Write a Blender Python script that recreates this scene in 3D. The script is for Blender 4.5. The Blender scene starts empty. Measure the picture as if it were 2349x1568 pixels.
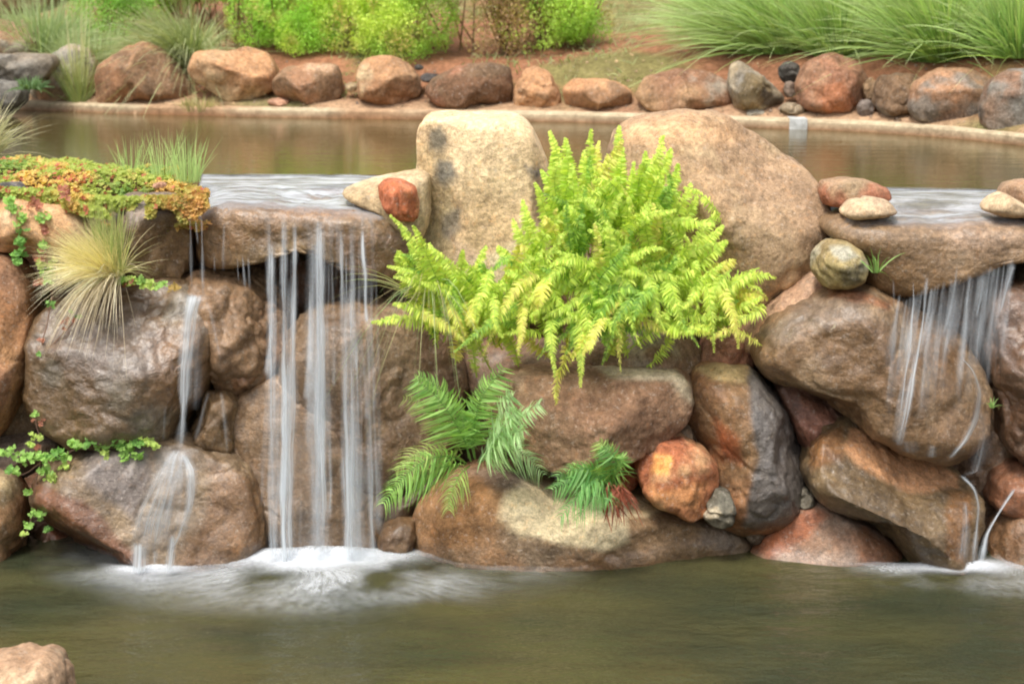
import bpy, math, random
import numpy as np
random.seed(7); rng = np.random.default_rng(7)
SC = bpy.context.scene; COL = SC.collection
R = math.radians

# ------------------------------------------------------------------ camera
F = 3915.0; HC = 2.208; PITCH = R(12.17); W, H = 2349.0, 1568.0
cam = bpy.data.cameras.new('camera'); co = bpy.data.objects.new('camera', cam); COL.objects.link(co)
co.location = (0, 0, HC); co.rotation_euler = (R(90) - PITCH, 0, 0)
cam.sensor_width = 36.0; cam.lens = F / W * 36.0; cam.clip_end = 500; cam.clip_start = .1
cam.dof.use_dof = True; cam.dof.focus_distance = 6.15; cam.dof.aperture_fstop = 3.2
SC.camera = co
# ------------------------------------------------------------------ world, sun, exposure
SUN_EL, SUN_AZ = R(64), R(-150)      # azimuth of the sun seen from above (0 = +Y, clockwise)
w = bpy.data.worlds.new('World'); SC.world = w; w.use_nodes = True
nt = w.node_tree; bg = nt.nodes['Background']
sky = nt.nodes.new('ShaderNodeTexSky'); sky.sky_type = 'NISHITA'; sky.sun_disc = False
sky.sun_elevation = SUN_EL; sky.sun_rotation = SUN_AZ; sky.dust_density = 4; sky.air_density = 1.0
hs = nt.nodes.new('ShaderNodeHueSaturation'); hs.inputs['Saturation'].default_value = .38
nt.links.new(sky.outputs[0], hs.inputs['Color']); nt.links.new(hs.outputs[0], bg.inputs[0]); bg.inputs[1].default_value = .15
sd = bpy.data.lights.new('sun', 'SUN'); so = bpy.data.objects.new('sun', sd); COL.objects.link(so)
sd.energy = 1.5; sd.angle = R(14); sd.color = (1, .95, .87)
sx, sy, sz = math.sin(SUN_AZ) * math.cos(SUN_EL), math.cos(SUN_AZ) * math.cos(SUN_EL), math.sin(SUN_EL)
from mathutils import Vector
so.rotation_euler = Vector((sx, sy, sz)).to_track_quat('Z', 'Y').to_euler()
SC.view_settings.view_transform = 'Standard'; SC.view_settings.look = 'None'
SC.view_settings.exposure = 1.0; SC.view_settings.gamma = 1
SC.cycles.use_denoising = True; SC.cycles.filter_width = 2.0
SC.cycles.max_bounces = 8; SC.cycles.transparent_max_bounces = 24; SC.cycles.caustics_reflective = False; SC.cycles.caustics_refractive = False

# ------------------------------------------------------------------ projection helpers (photo pixels -> real places)
fw = np.array([0, math.cos(PITCH), -math.sin(PITCH)]); up = np.array([0, math.sin(PITCH), math.cos(PITCH)]); rt = np.array([1., 0, 0])
CP = np.array([0, 0, HC])
def rays(p):
    p = np.atleast_2d(np.asarray(p, float))
    return fw * F + (p[:, :1] - W / 2) * rt + (H / 2 - p[:, 1:2]) * up
def atY(p, Y):
    d = rays(p); return CP + d * (np.asarray(Y, float).reshape(-1, 1) / d[:, 1:2])
def atZ(p, Z):
    d = rays(p); return CP + d * ((np.asarray(Z, float).reshape(-1, 1) - HC) / d[:, 2:3])
def proj(P):
    v = P - CP; z = v @ fw
    return np.stack([W / 2 + F * (v @ rt) / z, H / 2 - F * (v @ up) / z], 1)
ZU = 1.40; ZP = .135          # upper and lower water levels

# ------------------------------------------------------------------ noise
def _h(i, j, k, s):
    n = (i * 374761393 + j * 668265263 + k * 2147483647 + s * 1274126177).astype(np.int64) & 0xffffffff
    n = ((n ^ (n >> 13)) * 1274126177) & 0xffffffff
    return ((n ^ (n >> 16)) & 0xffff) / 65535.0
def vn(P, s=0):
    i = np.floor(P).astype(np.int64); f = P - i; f = f * f * (3 - 2 * f); r = 0
    for a in (0, 1):
        for b in (0, 1):
            for c in (0, 1):
                wgt = (f[:, 0] if a else 1 - f[:, 0]) * (f[:, 1] if b else 1 - f[:, 1]) * (f[:, 2] if c else 1 - f[:, 2])
                r = r + wgt * _h(i[:, 0] + a, i[:, 1] + b, i[:, 2] + c, s)
    return r * 2 - 1
def fbm(P, s=0, o=4, g=.5):
    r = 0; a = 1; t = 0
    for k in range(o):
        r = r + a * vn(P * (2.03 ** k) + 7.3 * k, s + k * 17); t += a; a *= g
    return r / t
def sst(x, a, b):
    t = np.clip((x - a) / (b - a), 0, 1); return t * t * (3 - 2 * t)

# ------------------------------------------------------------------ object helpers
def tag(o, label=None, cat=None, group=None, kind=None):
    if label: o['label'] = label
    if cat: o['category'] = cat
    if group: o['group'] = group
    if kind: o['kind'] = kind
    return o
def mesh(name, V, Fc, mat, parent=None, attrs=None, smooth=True, loc=None, uv=None):
    """Fc: list of (n,k) index arrays. attrs: dict name -> (n,3) colours or (n,) floats on vertices"""
    V = np.asarray(V, np.float64)
    if loc is None and parent is None:
        loc = np.array([(V[:, 0].min() + V[:, 0].max()) / 2, (V[:, 1].min() + V[:, 1].max()) / 2, V[:, 2].min()])
    if parent is not None: loc = np.zeros(3); V = V - np.array(parent.location)
    else: V = V - loc
    if not isinstance(Fc, list): Fc = [Fc]
    Fc = [np.asarray(f) for f in Fc if len(f)]
    me = bpy.data.meshes.new(name)
    me.vertices.add(len(V)); me.vertices.foreach_set('co', V.astype(np.float32).ravel())
    lv = np.concatenate([f.ravel() for f in Fc]); tot = np.concatenate([np.full(len(f), f.shape[1]) for f in Fc])
    me.loops.add(len(lv)); me.loops.foreach_set('vertex_index', lv.astype(np.int32))
    me.polygons.add(len(tot)); st = np.concatenate([[0], np.cumsum(tot)[:-1]])
    me.polygons.foreach_set('loop_start', st.astype(np.int32)); me.polygons.foreach_set('loop_total', tot.astype(np.int32))
    me.polygons.foreach_set('use_smooth', np.full(len(tot), smooth))
    me.update(calc_edges=True); me.validate()
    for k, a in (attrs or {}).items():
        a = np.asarray(a, np.float32)
        if a.ndim == 2:
            at = me.color_attributes.new(k, 'FLOAT_COLOR', 'POINT'); at.data.foreach_set('color', np.hstack([a[:, :3], np.ones((len(a), 1), np.float32)]).ravel())
        else:
            at = me.attributes.new(k, 'FLOAT', 'POINT'); at.data.foreach_set('value', a)
    me.materials.append(mat)
    o = bpy.data.objects.new(name, me); COL.objects.link(o)
    if parent is not None: o.parent = parent
    else: o.location = loc
    return o
def empty(name, loc):
    o = bpy.data.objects.new(name, None); COL.objects.link(o); o.location = loc; o.empty_display_size = .1; return o
def lin(c):
    c = np.asarray(c, float) / 255.0
    return np.where(c <= .04045, c / 12.92, ((c + .055) / 1.055) ** 2.4)
ALB = .70
def C(r, g, b, k=1.0): return lin((r, g, b)) * ALB * k

_ico = {}
def ico(n):
    if n not in _ico:
        import bmesh
        bm = bmesh.new(); bmesh.ops.create_icosphere(bm, subdivisions=n, radius=1); bm.verts.ensure_lookup_table()
        _ico[n] = (np.array([v.co[:] for v in bm.verts]), np.array([[v.index for v in f.verts] for f in bm.faces])); bm.free()
    return _ico[n]

# ------------------------------------------------------------------ materials
def newmat(name):
    m = bpy.data.materials.new(name); m.use_nodes = True; n = m.node_tree.nodes; l = m.node_tree.links
    return m, n, l, n['Principled BSDF']
def math_n(n, l, op, a, b=None, clamp=False):
    x = n.new('ShaderNodeMath'); x.operation = op; x.use_clamp = clamp
    for i, v in enumerate((a, b)):
        if v is None: continue
        if isinstance(v, (int, float)): x.inputs[i].default_value = v
        else: l.new(v, x.inputs[i])
    return x.outputs[0]
def noise_n(n, l, vec, scale, detail=4, rough=.55):
    x = n.new('ShaderNodeTexNoise'); x.inputs['Scale'].default_value = scale; x.inputs['Detail'].default_value = detail; x.inputs['Roughness'].default_value = rough
    if vec is not None: l.new(vec, x.inputs['Vector'])
    return x.outputs[0]
def ramp_n(n, l, fac, a, b, ca=(0, 0, 0, 1), cb=(1, 1, 1, 1)):
    x = n.new('ShaderNodeValToRGB'); x.color_ramp.elements[0].position = a; x.color_ramp.elements[1].position = b
    x.color_ramp.elements[0].color = ca; x.color_ramp.elements[1].color = cb; l.new(fac, x.inputs[0]); return x.outputs[0]
def attr_n(n, name): 
    x = n.new('ShaderNodeAttribute'); x.attribute_name = name; return x
def mapping(n, l, vec, sc):
    x = n.new('ShaderNodeMapping'); x.inputs['Scale'].default_value = sc; l.new(vec, x.inputs['Vector']); return x.outputs[0]

def rock_material():
    m, n, l, b = newmat('stone')
    geo = n.new('ShaderNodeNewGeometry'); P = geo.outputs['Position']
    col = attr_n(n, 'col'); wet = attr_n(n, 'wet').outputs['Fac']
    n1 = noise_n(n, l, P, 55, 5, .65); n2 = noise_n(n, l, P, 190, 3, .6); n3 = noise_n(n, l, P, 14, 5, .6)
    # mineral speckle, in the stone itself
    s = math_n(n, l, 'ADD', math_n(n, l, 'MULTIPLY', n1, 1.0), math_n(n, l, 'MULTIPLY', n2, .65))
    s = math_n(n, l, 'ADD', s, math_n(n, l, 'MULTIPLY', n3, .5))        # mean ~1.07
    k = ramp_n(n, l, math_n(n, l, 'MULTIPLY', s, .47), .33, .67, (.34, .32, .30, 1), (1.75, 1.77, 1.80, 1))
    mx = n.new('ShaderNodeMix'); mx.data_type = 'RGBA'; mx.blend_type = 'MULTIPLY'; mx.inputs[0].default_value = 1
    l.new(col.outputs['Color'], mx.inputs[6]); l.new(k, mx.inputs[7])
    # orange iron flecks
    fl = ramp_n(n, l, noise_n(n, l, P, 34, 6, .7), .56, .68)
    mo = n.new('ShaderNodeMix'); mo.data_type = 'RGBA'; mo.blend_type = 'MIX'
    l.new(math_n(n, l, 'MULTIPLY', fl, .38), mo.inputs[0]); l.new(mx.outputs[2], mo.inputs[6])
    om = n.new('ShaderNodeMix'); om.data_type = 'RGBA'; om.blend_type = 'MULTIPLY'; om.inputs[0].default_value = 1
    l.new(mx.outputs[2], om.inputs[6]); om.inputs[7].default_value = (1.4, 1.05, .68, 1); l.new(om.outputs[2], mo.inputs[7])
    # light mineral specks
    wsp = ramp_n(n, l, noise_n(n, l, P, 60, 5, .75), .56, .68)
    mw = n.new('ShaderNodeMix'); mw.data_type = 'RGBA'; l.new(math_n(n, l, 'MULTIPLY', wsp, .42), mw.inputs[0])
    l.new(mo.outputs[2], mw.inputs[6]); mw.inputs[7].default_value = (.50, .44, .37, 1)
    # wet stone is darker
    dk = n.new('ShaderNodeMix'); dk.data_type = 'RGBA'; dk.blend_type = 'MULTIPLY'; l.new(wet, dk.inputs[0]); l.new(mw.outputs[2], dk.inputs[6]); dk.inputs[7].default_value = (.80, .79, .74, 1)
    l.new(dk.outputs[2], b.inputs['Base Color'])
    rg = n.new('ShaderNodeMapRange'); l.new(wet, rg.inputs[0]); rg.inputs[3].default_value = .88; rg.inputs[4].default_value = .30
    l.new(rg.outputs[0], b.inputs['Roughness']); l.new(math_n(n, l, 'MULTIPLY', wet, .7), b.inputs['Coat Weight']); b.inputs['Coat Roughness'].default_value = .22; b.inputs['Coat IOR'].default_value = 1.45
    sp = n.new('ShaderNodeMapRange'); l.new(wet, sp.inputs[0]); sp.inputs[3].default_value = .2; sp.inputs[4].default_value = .6
    l.new(sp.outputs[0], b.inputs['Specular IOR Level'])
    hgt = math_n(n, l, 'ADD', math_n(n, l, 'MULTIPLY', noise_n(n, l, P, 22, 9, .68), 1.0), math_n(n, l, 'MULTIPLY', n1, .35))
    # flowing ridges like weathered basalt
    rp = n.new('ShaderNodeTexNoise'); rp.inputs['Scale'].default_value = 13; rp.inputs['Detail'].default_value = 5; rp.inputs['Distortion'].default_value = 1.2
    l.new(mapping(n, l, P, (.9, 1, 1.35)), rp.inputs['Vector'])
    rid = math_n(n, l, 'ABSOLUTE', math_n(n, l, 'SUBTRACT', rp.outputs[0], .5))
    hgt = math_n(n, l, 'ADD', hgt, math_n(n, l, 'MULTIPLY', rid, math_n(n, l, 'ADD', math_n(n, l, 'MULTIPLY', wet, 1.0), .10)))
    bp = n.new('ShaderNodeBump'); bp.inputs['Distance'].default_value = .013; bp.inputs['Strength'].default_value = .9; l.new(hgt, bp.inputs['Height'])
    l.new(bp.outputs[0], b.inputs['Normal']); b2 = n.new('ShaderNodeBump'); b2.inputs['Distance'].default_value = .013; b2.inputs['Strength'].default_value = .32; l.new(hgt, b2.inputs['Height']); l.new(b2.outputs[0], b.inputs['Coat Normal'])
    return m
STONE = rock_material()

def ground_material():
    m, n, l, b = newmat('soil')
    P = n.new('ShaderNodeNewGeometry').outputs['Position']; col = attr_n(n, 'col')
    s = math_n(n, l, 'ADD', math_n(n, l, 'MULTIPLY', noise_n(n, l, P, 40, 5, .7), .6), math_n(n, l, 'MULTIPLY', noise_n(n, l, P, 9, 4, .6), .4))
    k = ramp_n(n, l, s, .36, .64, (.52, .5, .48, 1), (1.45, 1.45, 1.45, 1))
    mx = n.new('ShaderNodeMix'); mx.data_type = 'RGBA'; mx.blend_type = 'MULTIPLY'; mx.inputs[0].default_value = 1
    l.new(col.outputs['Color'], mx.inputs[6]); l.new(k, mx.inputs[7])
    vo = n.new('ShaderNodeTexVoronoi'); vo.inputs['Scale'].default_value = 30; l.new(P, vo.inputs['Vector'])
    peb = ramp_n(n, l, vo.outputs['Distance'], .14, .24, (1, 1, 1, 1), (0, 0, 0, 1))
    sel = ramp_n(n, l, noise_n(n, l, P, 7, 3), .50, .60)
    mw = n.new('ShaderNodeMix'); mw.data_type = 'RGBA'; l.new(math_n(n, l, 'MULTIPLY', math_n(n, l, 'MULTIPLY', peb, sel), .6), mw.inputs[0])
    l.new(mx.outputs[2], mw.inputs[6]); mw.inputs[7].default_value = (.34, .25, .2, 1)
    l.new(mw.outputs[2], b.inputs['Base Color']); b.inputs['Roughness'].default_value = .95; b.inputs['Specular IOR Level'].default_value = .1
    bp = n.new('ShaderNodeBump'); bp.inputs['Distance'].default_value = .03; bp.inputs['Strength'].default_value = 1; l.new(s, bp.inputs['Height']); l.new(bp.outputs[0], b.inputs['Normal'])
    return m
SOIL = ground_material()

def leaf_material(name, rough=.55, trans=.35):
    m, n, l, b = newmat(name)
    col = attr_n(n, 'col'); l.new(col.outputs['Color'], b.inputs['Base Color']); b.inputs['Roughness'].default_value = rough; b.inputs['Specular IOR Level'].default_value = .3
    tr = n.new('ShaderNodeBsdfTranslucent'); g = n.new('ShaderNodeMix'); g.data_type = 'RGBA'; g.blend_type = 'MULTIPLY'; g.inputs[0].default_value = 1
    l.new(col.outputs['Color'], g.inputs[6]); g.inputs[7].default_value = (1.25, 1.3, .7, 1); l.new(g.outputs[2], tr.inputs[0])
    mx = n.new('ShaderNodeMixShader'); mx.inputs[0].default_value = trans; l.new(b.outputs[0], mx.inputs[1]); l.new(tr.outputs[0], mx.inputs[2])
    l.new(mx.outputs[0], n['Material Output'].inputs[0]); return m
LEAF = leaf_material('fern_leaf', .55, .42); GRASS = leaf_material('grass_blade', .6, .3)

def pool_material():
    m, n, l, b = newmat('murky_water')
    P = n.new('ShaderNodeNewGeometry').outputs['Position']
    big = noise_n(n, l, mapping(n, l, P, (1, 1.8, 1)), 1.1, 3, .5)
    c = ramp_n(n, l, big, .38, .62, (*C(72, 77, 56), 1), (*C(102, 98, 62), 1))
    l.new(c, b.inputs['Base Color']); b.inputs['Roughness'].default_value = .09; b.inputs['IOR'].default_value = 1.33; b.inputs['Specular IOR Level'].default_value = .5
    f1 = noise_n(n, l, mapping(n, l, P, (5, 11, 5)), 1.0, 4, .6); f2 = noise_n(n, l, mapping(n, l, P, (18, 34, 18)), 1.0, 3, .6)
    h = math_n(n, l, 'ADD', f1, math_n(n, l, 'MULTIPLY', f2, .12))
    bp = n.new('ShaderNodeBump'); bp.inputs['Distance'].default_value = .05; bp.inputs['Strength'].default_value = .45; l.new(h, bp.inputs['Height']); l.new(bp.outputs[0], b.inputs['Normal'])
    tr = n.new('ShaderNodeBsdfTransparent'); tr.inputs[0].default_value = (.55, .54, .36, 1)
    mx = n.new('ShaderNodeMixShader'); mx.inputs[0].default_value = .30; l.new(b.outputs[0], mx.inputs[1]); l.new(tr.outputs[0], mx.inputs[2])
    l.new(mx.outputs[0], n['Material Output'].inputs[0]); return m
def upper_water_material():
    m, n, l, b = newmat('still_water')
    P = n.new('ShaderNodeNewGeometry').outputs['Position']
    b.inputs['Base Color'].default_value = (*C(90, 80, 46), 1); b.inputs['Roughness'].default_value = .02; b.inputs['IOR'].default_value = 1.33
    f1 = noise_n(n, l, mapping(n, l, P, (2.2, 15, 1)), 1.0, 5, .62)
    bp = n.new('ShaderNodeBump'); bp.inputs['Distance'].default_value = .012; bp.inputs['Strength'].default_value = .20; l.new(f1, bp.inputs['Height']); l.new(bp.outputs[0], b.inputs['Normal'])
    return m
def film_material():
    m, n, l, b = newmat('water_film')
    P = n.new('ShaderNodeNewGeometry').outputs['Position']
    b.inputs['Base Color'].default_value = (.46, .47, .48, 1); b.inputs['Roughness'].default_value = .22; b.inputs['IOR'].default_value = 1.33; b.inputs['Specular IOR Level'].default_value = .8  # pale base colour stands in for the sky's sheen on the sheet
    f = noise_n(n, l, mapping(n, l, P, (5, 16, 5)), 1.0, 6, .65)
    dn = attr_n(n, 'dens').outputs['Fac']
    a = math_n(n, l, 'MULTIPLY', ramp_n(n, l, f, .40, .58, (.30, .30, .30, 1), (1, 1, 1, 1)), dn, True)
    bp = n.new('ShaderNodeBump'); bp.inputs['Distance'].default_value = .02; bp.inputs['Strength'].default_value = .6; l.new(f, bp.inputs['Height']); l.new(bp.outputs[0], b.inputs['Normal'])
    tr = n.new('ShaderNodeBsdfTransparent'); mx = n.new('ShaderNodeMixShader'); l.new(a, mx.inputs[0]); l.new(tr.outputs[0], mx.inputs[1]); l.new(b.outputs[0], mx.inputs[2])
    l.new(mx.outputs[0], n['Material Output'].inputs[0]); return m
def fall_material(name, fa=130, fb=2.2, lo=.28, hi=.72, alb=(.62, .67, .70, 1)):
    """falling or flowing white water: u across, v along (metres), dens = opacity"""
    m, n, l, b = newmat(name)
    cx = n.new('ShaderNodeCombineXYZ'); l.new(attr_n(n, 'fu').outputs['Fac'], cx.inputs[0]); l.new(attr_n(n, 'fv').outputs['Fac'], cx.inputs[1]); l.new(attr_n(n, 'fs').outputs['Fac'], cx.inputs[2])
    s = noise_n(n, l, mapping(n, l, cx.outputs[0], (fa, fb, 1)), 1.0, 4, .6)
    a = math_n(n, l, 'MULTIPLY', ramp_n(n, l, s, lo, hi, (.12, .12, .12, 1), (1, 1, 1, 1)), attr_n(n, 'dens').outputs['Fac'], True)
    d = n.new('ShaderNodeBsdfDiffuse'); d.inputs[0].default_value = alb
    t2 = n.new('ShaderNodeBsdfTranslucent'); t2.inputs[0].default_value = alb
    m0 = n.new('ShaderNodeMixShader'); m0.inputs[0].default_value = .4; l.new(d.outputs[0], m0.inputs[1]); l.new(t2.outputs[0], m0.inputs[2])
    tr = n.new('ShaderNodeBsdfTransparent'); mx = n.new('ShaderNodeMixShader'); l.new(a, mx.inputs[0]); l.new(tr.outputs[0], mx.inputs[1]); l.new(m0.outputs[0], mx.inputs[2])
    l.new(mx.outputs[0], n['Material Output'].inputs[0]); n.remove(b); return m
FOAM_ALB = (.90, .93, .96, 1)
POOL = pool_material(); UPW = upper_water_material(); FILM = film_material(); FALL = fall_material('white_water'); FOAM = fall_material('foam', 13, 8.0, .38, .60, FOAM_ALB)
def concrete_material():
    m, n, l, b = newmat('concrete')
    P = n.new('ShaderNodeNewGeometry').outputs['Position']; col = attr_n(n, 'col')
    s = noise_n(n, l, P, 18, 6, .65); k = ramp_n(n, l, s, .35, .65, (.7, .68, .64, 1), (1.25, 1.25, 1.25, 1))
    mx = n.new('ShaderNodeMix'); mx.data_type = 'RGBA'; mx.blend_type = 'MULTIPLY'; mx.inputs[0].default_value = 1
    l.new(col.outputs['Color'], mx.inputs[6]); l.new(k, mx.inputs[7]); l.new(mx.outputs[2], b.inputs['Base Color']); b.inputs['Roughness'].default_value = .9
    bp = n.new('ShaderNodeBump'); bp.inputs['Distance'].default_value = .01; l.new(s, bp.inputs['Height']); l.new(bp.outputs[0], b.inputs['Normal'])
    return m
CONC = concrete_material()

# ------------------------------------------------------------------ pool edges
WEIR = [(-300, 372), (60, 384), (460, 398), (960, 400), (1300, 406), (1900, 426), (2100, 430), (2349, 433), (2700, 440)]   # near edge of upper water
COPE = [(-300, 240), (60, 252), (300, 262), (700, 271), (1000, 275), (1300, 280), (1700, 292), (2000, 303), (2200, 318), (2349, 334), (2750, 385)]  # far waterline
wl = atZ(WEIR, ZU); cl = atZ(COPE, ZU)
def weirY(x): return np.interp(x, wl[:, 0], wl[:, 1])
def copeY(x): return np.interp(x, cl[:, 0], cl[:, 1])

# ------------------------------------------------------------------ ground: one sheet to the horizon
def hmap(X, Y):
    cy = copeY(X); wy = weirY(X)
    n = fbm(np.stack([X * 1.7, Y * 1.7, X * 0], 1), 5, 4); n2 = fbm(np.stack([X * 7, Y * 7, X * 0], 1), 9, 3)
    t = Y - cy
    slope = ZU + .02 + .06 * sst(t, .0, .2) + .20 * sst(t, .15, .75) + .15 * np.clip(t - .5, 0, 6) + .10 * np.clip(t - 6.5, 0, 30) + .05 * n * sst(t, .3, 1) + .020 * n2 * sst(t, .1, .4)
    near = ZU - .02 + .03 * n
    z = np.where(t > 0, slope, 0)
    bed = ZU - .45 + .03 * n
    z = np.where(t <= 0, bed, z)
    z = np.where(Y < wy - .02, ZU - .25 + .03 * n, z)
    low = -.22 + .10 * n - .0 * X
    front = 6.55 - .12 * np.clip(X, -1, 2)
    z = np.where(Y < front, low, z)
    z = np.where(Y < 4.2, low + (.85) * sst(4.2 - Y, 0, .5), z)
    return z
xs = np.concatenate([[-250, -120, -60, -30, -15, -9, -6], np.linspace(-4.4, 4.4, 260), [6, 9, 15, 30, 60, 120, 250]])
ys = np.concatenate([[-60, -20, -6, -1, 2, 3.5], np.linspace(4.3, 5, 12), np.linspace(5.05, 7.4, 70), np.linspace(7.45, 12.5, 230), [13, 14, 15.5, 18, 22, 30, 45, 80, 160, 320]])
GX, GY = np.meshgrid(xs, ys); gx, gy = GX.ravel(), GY.ravel(); gz = hmap(gx, gy)
def grid_faces(nx, ny):
    i = np.arange(nx - 1)[None, :] + nx * np.arange(ny - 1)[:, None]; i = i.ravel(); return np.stack([i, i + 1, i + nx + 1, i + nx], 1)
P3 = np.stack([gx, gy, gz], 1)
t = (gy - copeY(gx))[:, None]
n1 = fbm(P3 * 1.3, 3, 4)[:, None]; n2 = fbm(P3 * 5, 4, 3)[:, None]
red = C(172, 122, 92); tan = C(198, 164, 130); grn = C(132, 138, 84); mud = C(104, 84, 52)
gc = tan * (1 - sst(t, .1, .45)) + red * sst(t, .1, .45)
gc = gc + (C(150, 102, 78) - gc) * sst(n2, .0, .5) * .6
gc = gc + (grn - gc) * sst(n1 + .35 * sst(t, .6, 2.5), .12, .45) * .75
gc = np.where(gy[:, None] < 7.2, mud, gc); gc = np.where((t < 0) & (gy[:, None] > 6.4), C(90, 78, 46), gc)
tag(mesh('ground', P3, grid_faces(len(xs), len(ys)), SOIL, attrs={'col': gc}, loc=np.zeros(3)), kind='structure')

# ------------------------------------------------------------------ water surfaces
nx, ny = 260, 110
ux = np.linspace(-3.4, 3.4, nx); uy = np.linspace(3.9, 6.75, ny); AX, AY = np.meshgrid(ux, uy); ax, ay = AX.ravel(), AY.ravel()
imp = atZ([(735, 1275)], ZP)[0]; imp2 = atZ([(2190, 1300)], ZP)[0]; imp3 = atZ([(350, 1300)], ZP)[0]
az = .011 * fbm(np.stack([ax * 4, ay * 7, ax * 0], 1), 2, 3)
for (q, a_, s_) in ((imp, .014, .55), (imp2, .007, .25), (imp3, .007, .25)):
    r_ = np.hypot(ax - q[0], ay - q[1]); az += a_ * np.exp(-(r_ / s_) ** 2) * (np.sin(r_ * 42 + 3 * fbm(np.stack([ax * 3, ay * 3, ax * 0], 1), 8, 2)) * .5 + fbm(np.stack([ax * 16, ay * 16, ax * 0], 1), 6, 2))
tag(mesh('pond_water', np.stack([ax, ay, az + ZP], 1), grid_faces(nx, ny), POOL, loc=np.zeros(3)), kind='structure')
nn = 160; tt = np.linspace(0, 1, nn)
wX = np.linspace(-3.2, 3.4, nn)
rows = []
for k in np.linspace(0, 1, 40): rows.append(np.stack([wX * (1 + .25 * k), (weirY(wX) - .03) * (1 - k) + (copeY(wX * (1 + .25 * k)) + .01) * k, np.full(nn, ZU)], 1))
tag(mesh('channel_water', np.concatenate(rows), grid_faces(nn, 40), UPW, loc=np.zeros(3)), kind='structure')

# ------------------------------------------------------------------ strips (coping, weir)
def sweep(line, prof, close=False):
    """line (n,3) world points, prof (m,2) -> (dy outward, z)"""
    L = np.asarray(line, float); n = len(L); d = np.gradient(L[:, :2], axis=0); d /= np.linalg.norm(d, axis=1)[:, None]
    nrm = np.stack([-d[:, 1], d[:, 0]], 1); m = len(prof); V = []
    for (o_, z_) in prof: V.append(np.stack([L[:, 0] + nrm[:, 0] * o_, L[:, 1] + nrm[:, 1] * o_, np.full(n, z_)], 1))
    V = np.concatenate(V); f = []
    for j in range(m):
        k = (j + 1) % m
        i = np.arange(n - 1); f.append(np.stack([j * n + i, j * n + i + 1, k * n + i + 1, k * n + i], 1))
    caps = [[j * n for j in range(m)], [j * n + n - 1 for j in range(m)][::-1]]
    return V, [np.concatenate(f), np.array(caps)]
def resample(L, n):
    L = np.asarray(L, float); s = np.concatenate([[0], np.cumsum(np.linalg.norm(np.diff(L, axis=0), axis=1))]); q = np.linspace(0, s[-1], n)
    return np.stack([np.interp(q, s, L[:, k]) for k in range(3)], 1)
def smooth_line(L, n, it=2):
    L = resample(L, n); 
    for _ in range(it * 6): L[1:-1] = (L[:-2] + 2 * L[1:-1] + L[2:]) / 4
    return L
cL = smooth_line(cl, 120)
prof = [(0, ZU - .3), (-.002, ZU - .008), (0, ZU + .040), (.006, ZU + .050), (.09, ZU + .054), (.105, ZU + .048), (.105, ZU - .3)]
V, fcs = sweep(cL, prof)
nzc = fbm(V * 2.5, 11, 3)[:, None]
cc = C(212, 192, 158) + (C(190, 154, 118) - C(212, 192, 158)) * sst(nzc, .0, .4)
cc = np.where(V[:, 2:3] < ZU + .002, C(150, 100, 60), cc)
cop = tag(mesh('pool_coping', V, fcs, CONC, attrs={'col': cc}, smooth=False), 'long low concrete coping along the far edge of the upper water channel', 'coping')
pw = atZ([(1812, 297), (1852, 298)], ZU); c0 = np.array([np.interp(x, cL[:, 0], cL[:, 1]) for x in pw[:, 0]])
V = np.array([[pw[0, 0], c0[0] - .006, ZU + .0], [pw[1, 0], c0[1] - .006, ZU], [pw[1, 0], c0[1] - .006, ZU + .056], [pw[0, 0], c0[0] - .006, ZU + .056], [pw[0, 0], c0[0] + .085, ZU + .060], [pw[1, 0], c0[1] + .085, ZU + .060]])
o = mesh('painted_patch', V, [np.array([[0, 1, 2, 3], [3, 2, 5, 4]])], CONC, parent=cop, attrs={'col': np.tile(np.array([[.45, .46, .45]]), (6, 1))}, smooth=False); o['label'] = 'white painted patch on the coping'
wL = smooth_line(wl, 60)
V, fcs = sweep(wL, [(-.32, ZU - .35), (-.32, ZU - .030), (-.30, ZU - .022), (-.01, ZU - .012), (0, ZU - .02), (0, ZU - .4)])
tag(mesh('weir_wall', V, fcs, CONC, attrs={'col': np.tile(C(128, 118, 76)[None], (len(V), 1))}, smooth=False), 'concrete overflow lip between the upper channel and the ledge stones', 'wall')

# ------------------------------------------------------------------ rocks
def chaikin(P, it=1):
    P = np.asarray(P, float)
    for _ in range(it):
        Q = np.roll(P, -1, 0); P = np.stack([.86 * P + .14 * Q, .14 * P + .86 * Q], 1).reshape(-1, 2)
    return P
def poly_sd(P, poly):
    """signed distance, positive inside"""
    d = np.full(len(P), 1e9); ins = np.zeros(len(P), bool); n = len(poly)
    for i in range(n):
        a, b = poly[i], poly[(i + 1) % n]; e = b - a; v = P - a
        t_ = np.clip((v @ e) / max(e @ e, 1e-9), 0, 1); d = np.minimum(d, np.linalg.norm(v - t_[:, None] * e, axis=1))
        c = (a[1] > P[:, 1]) != (b[1] > P[:, 1]); xx = (b[0] - a[0]) * (P[:, 1] - a[1]) / ((b[1] - a[1]) if b[1] != a[1] else 1e-9) + a[0]
        ins ^= c & (P[:, 0] < xx)
    return np.where(ins, d, -d)
_seed = [100]
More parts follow.
